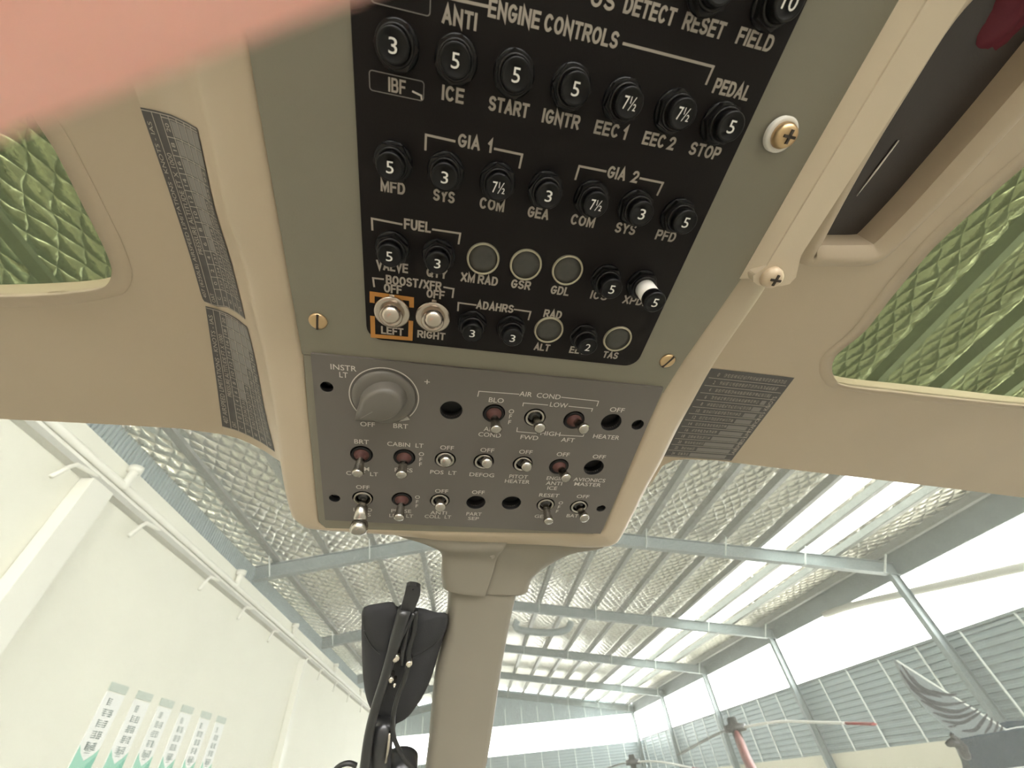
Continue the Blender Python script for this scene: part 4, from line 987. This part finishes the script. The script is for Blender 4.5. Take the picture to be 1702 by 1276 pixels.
sheet([[(655, 886, hA), (700, 886, hA), (760, 887, hA), (810, 888, hA), (846, 888, hA)],
       [(668, 893, hA-.002), (712, 898, hA), (765, 901, hA), (810, 903, hA), (844, 898, hA)],
       [(700, 902, hA-.004), (733, 914, hA-.001), (768, 915, hA), (810, 916, hA), (836, 914, hA)],
       [(733, 913, .0), (737, 925, .010), (768, 928, .013), (805, 930, .013), (826, 928, .013)],
       [(733, 950, -.004), (739, 952, .008), (768, 955, .010), (798, 957, .010), (818, 955, .010)],
       [(736, 976, -.004), (744, 982, .006), (766, 987, .008), (790, 990, .008), (806, 991, .008)]], 'post_fairing', 'left beige fairing lapping over the top of the centre post')
hB = .014
sheet([[(838, 888, hB), (870, 888, hB), (910, 889, hB), (960, 890, hB), (1004, 892, hB)],
       [(836, 900, hB), (865, 900, hB), (905, 902, hB), (950, 905, hB), (1003, 911, hB-.002)],
       [(828, 918, hB-.002), (855, 920, hB-.002), (885, 922, hB-.003), (912, 925, hB-.004), (950, 921, hB-.008)],
       [(820, 940, .006), (845, 944, .006), (868, 947, .005), (890, 950, .003), (908, 943, -.004)],
       [(812, 965, .004), (836, 968, .004), (858, 970, .003), (876, 968, .002), (886, 960, -.004)],
       [(806, 988, .003), (830, 990, .003), (850, 990, .003), (866, 990, .002), (877, 984, -.003)]], 'post_fairing', 'right beige fairing flaring from the centre post to the console')
for px, py in ((816, 917), (818, 924)):
    o = MB().lathe([(.0028, 0), (.0026, .0012), (.0012, .002), (.0001, .0021)], 16).build('rivet', M['shadebeige']); 
    o.matrix_world = FP.mat() @ Matrix.Translation(Vector(FP.to(FP.hit(px, py, .0150)[0]))); tag(o, ('upper' if py < 920 else 'lower')+' of two small rivets on the left post fairing', 'rivet', 'fairing rivets')

# ---- windscreens
FWc = Frame(FP.o-nP*.035, dt, FP.y)
def wind(n, quad, lb):
    o = MB().prism([FWc.loc(*p)[:2] for p in quad], -.003, 0, FWc).build(f'window_{n}', M['windscreen'], origin=FWc.hit(*quad[0])[0]); st(o, lb, 'window'); return o
wind(3, [(-500, 640), (300, 660), (470, 720), (505, 860), (790, 895), (600, 1900), (-500, 1900)], 'hazy left windscreen between headliner and centre post')
wind(4, [(795, 895), (1010, 890), (1090, 730), (1500, 760), (2200, 840), (2200, 1900), (620, 1900)], 'hazy right windscreen between centre post and headliner')

# ---- black pouch, arm and cables left of the post
FQ = Frame(FP.o-nP*.004, dt, FP.y)
Qh = lambda px, py, h=0.: FQ.hit(px, py, h)[0]
pout = [(605, 1010), (632, 1003), (652, 1001), (657, 1008), (690, 1012), (699, 1011), (724, 1018), (743, 1022), (739, 1052), (729, 1084), (722, 1110), (714, 1133), (699, 1163), (679, 1190), (664, 1200), (648, 1206), (632, 1200), (615, 1176), (606, 1146), (602, 1099), (601, 1060), (601, 1034)]
pouch = empty('fabric_pouch', 'black padded fabric pouch hanging left of the windshield centre post', 'pouch', loc=Qh(670, 1100))
og = Qh(670, 1100)
ctr = np.array((668., 1090.)); rows = []
for k, h in ((1.0, -.012), (1.0, -.004), (.93, .004), (.78, .009), (.5, .012), (.2, .013), (.01, .013)):
    rows.append([Qh(*(ctr+(np.array(p)-ctr)*k), h) for p in pout])
rows = [smooth_path(list(r_)+[r_[0]], 3)[:-1] for r_ in rows]
o = MB().grid(rows, closed=True, flip=True).build('bag', M['fabric'], pouch, origin=og)
flo = [(601, 1030), (605, 1009), (632, 1002), (653, 1000), (662, 1008), (700, 1010), (724, 1017), (744, 1021), (740, 1050), (722, 1073), (690, 1092), (660, 1096), (635, 1090), (616, 1072), (605, 1050)]
cf = np.array((672., 1045.)); rows = []
for k, h in ((1.0, .000), (1.0, .006), (.95, .011), (.75, .0145), (.4, .016), (.01, .0165)): rows.append([Qh(*(cf+(np.array(p)-cf)*k), h) for p in flo])
rows = [smooth_path(list(r_)+[r_[0]], 3)[:-1] for r_ in rows]
MB().grid(rows, closed=True, flip=True).build('flap', M['fabric'], pouch, origin=og)
mb = MB().tube([Qh(x, y, h) for x, y, h in ((605, 1048, .0085), (616, 1070, .010), (635, 1088, .011), (660, 1094, .012), (690, 1090, .012), (720, 1072, .010), (738, 1050, .008))], .0008, 6, 4); mb.build('seam', M['rubber'], pouch, origin=og)
og = Qh(640, 1150, .026); arm = empty('support_arm', 'dark metal arm with a tab at its top crossing the black pouch', 'arm', loc=og)
pts = [Qh(x, y, .024) for x, y in ((673, 1012), (662, 1050), (652, 1084), (637, 1135), (622, 1183), (612, 1230), (605, 1290), (600, 1340))]
MB().tube(pts, [.0075, .0072, .0058, .0052, .0052, .0056, .0060, .0064], 14, 4).build('rod', M['darkmetal'], arm, origin=og)
tabp = [(675, 975), (681, 973), (692, 974), (699, 978), (698, 990), (693, 1003), (687, 1018), (665, 1016), (668, 1003), (672, 990)]
hp = FQ.loc(686.5, 979.5, .026)
o = MB().prism([tuple(FQ.loc(*p, .026)[:2]) for p in tabp], .020, .026, FQ, holes=[circ(hp[0], hp[1], .0011, 16, .0008)]).build('end_tab', M['darkmetal'], arm, origin=og); bevel(o, .0012, 2)
MB().tube([Qh(688, 1018, .024), Qh(676, 1042, .026), Qh(664, 1062, .026)], .0026, 10, 4).build('link', M['darkmetal'], arm, origin=og)
MB().tube([Qh(682, 1030, .022), Qh(675, 1060, .024), Qh(670, 1084, .024), Qh(668, 1105, .022)], .0022, 10, 4).build('link', M['darkmetal'], arm, origin=og)
for px, py, r_ in ((657, 1093, .0048), (680, 1102, .0036), (650, 1128, .0032), (656, 1136, .0018)):
    o = MB().lathe([(r_, -.008), (r_, .001), (r_*.8, .002), (r_*.5, .002), (r_*.45, .004), (.0001, .0042)], 18).build('bolt', M['chrome'], arm)
    o.matrix_local = Matrix.Translation(-Vector(og)) @ FQ.mat() @ Matrix.Translation(Vector(FQ.loc(px, py, .026)))
MB().tube([Qh(641, 1196, .010), Qh(634, 1236, .012), Qh(630, 1310, .014)], .0130, 18).build('lower_mount', M['darkmetal'], arm, origin=og)
MB().tube([Qh(648, 1218, .024), Qh(644, 1250, .026), Qh(641, 1266, .026)], .0016, 8).build('bright_pin', M['chrome'], arm, origin=og)
for pts, lb in (([(692, 1015), (688, 1050), (680, 1078), (679, 1100), (672, 1130), (660, 1160), (653, 1195), (655, 1225), (668, 1255), (684, 1276), (700, 1310)], 'black cable looping down the right side of the dark arm'),
                ([(592, 1272), (578, 1268), (560, 1276), (540, 1300)], 'short black cable curling left at the foot of the dark arm')):
    P = [Qh(x, y, .024) for x, y in pts]
    o = MB().tube(P, .0027, 10, 5).build('cable', M['rubber'], origin=P[0]); tag(o, lb, 'cable', 'black cables by the post')
mb = MB().lathe([(.0001, .012), (.012, .011), (.020, .005), (.022, -.004), (.022, -.02)], 24); o = mb.build('cable_gland', M['darkmetal']); o.matrix_world = FQ.mat() @ Matrix.Translation(Vector(FQ.loc(664, 1290, .006)))
tag(o, 'dark round gland at the foot of the arm where the cable ends', 'gland')

# ---- the hand holding the camera: its index finger lies across the upper left corner, right in front of the lens
def C3(x, y, z): return CAM + MW @ np.array([x, y+.0016-.0010*min(1., max(0., (x+.02)/.02)), z])
hand_o = C3(-.11, .03, -.012)
hv = []; he = []; hr = []
def hp(p, r_, prev=None):
    hv.append(tuple(C3(*p)-hand_o)); hr.append(r_); i = len(hv)-1
    if prev is not None: he.append((prev, i))
    return i
wr = hp((-.165, .085, -.050), .024); fa_ = hp((-.215, .165, -.105), .030, wr); hp((-.27, .26, -.17), .036, fa_)
pm = hp((-.135, .045, -.028), .020, wr); 
k1 = hp((-.092, .012, -.010), .0125, pm); a = hp((-.070, .0020, .0010), .0096, k1); a = hp((-.045, -.0063, .0068), .0090, a); a = hp((-.0300, -.0111, .0082), .0084, a); a = hp((-.0197, -.0145, .0084), .0080, a); a = hp((-.0061, -.0189, .0084), .0078, a); a = hp((.0070, -.0232, .0084), .0074, a); a = hp((.0165, -.0258, .0080), .0052, a)
for kx, ky, kz, ln, s_ in ((-.105, .028, -.020, 1.0, 0), (-.112, .044, -.030, .93, 1), (-.120, .058, -.042, .78, 2)):
    k = hp((kx, ky, kz), .0118, pm); a = hp((kx+.028*ln, ky-.004, kz-.004), .0092, k); a = hp((kx+.046*ln, ky-.002, kz-.020), .0086, a); a = hp((kx+.038*ln, ky+.004, kz-.036*ln), .0078, a); hp((kx+.026*ln, ky+.008, kz-.042*ln), .0058, a)
a = hp((-.125, .018, -.048), .0125, pm); a = hp((-.105, -.004, -.052), .0102, a); a = hp((-.082, -.016, -.046), .0094, a); hp((-.066, -.022, -.040), .0068, a)
me = bpy.data.meshes.new('hand'); me.from_pydata(hv, he, []); me.update(); me.materials.append(M['skin'])
ho = bpy.data.objects.new('hand', me); COL.objects.link(ho); ho.location = hand_o
sk = ho.modifiers.new('skin', 'SKIN'); sk.use_smooth_shade = True
for i, r_ in enumerate(hr): me.skin_vertices[0].data[i].radius = (r_, r_)
me.skin_vertices[0].data[0].use_root = True
modsub(ho, 2)
tag(ho, 'blurred pink finger of a hand right in front of the lens, upper left corner', 'hand')
ax = unit(C3(.0165, -.0258, .0080)-C3(-.0061, -.0189, .0084)); nd_ = unit(MW @ np.array([-.05, -.75, -.66])); nd_ = unit(nd_-ax*(nd_ @ ax)); sd = np.cross(ax, nd_); nc_ = C3(.0095, -.0240, .0083)
rows = [[nc_+ax*(u*.0060)+nd_*(.0066-.0012*abs(v)**2-.0012*max(0, u)**2)+sd*(v*.0045*(1-.25*max(0, u)**2)) for v in np.linspace(-1, 1, 9)] for u in np.linspace(-1, 1, 9)]
o = MB().grid(rows).build('nail', M['nail'], ho, origin=hand_o); solid(o, .0005, 0)
# red cloth showing in the pocket
cq = [FA.hit(px, py, CZ-.012)[0] for px, py in ((1738, -22),)][0]
mb = MB(); rows = []
for i in range(9):
    rr_ = .020*math.sin(math.pi/2*i/8)+.0002; rows.append([cq+FA.x*(rr_*math.cos(t)*(1+.15*math.sin(3*t)))+FA.y*(rr_*1.6*math.sin(t))+FA.z*(.010*math.cos(math.pi/2*i/8)-.014+.0015*math.sin(5*t+i)) for t in np.linspace(0, 2*math.pi, 28, endpoint=False)])
tag(mb.grid(rows, closed=True).build('cloth', M['wine'], origin=cq), 'dark red cloth bundled in the headliner pocket, upper right corner', 'cloth')
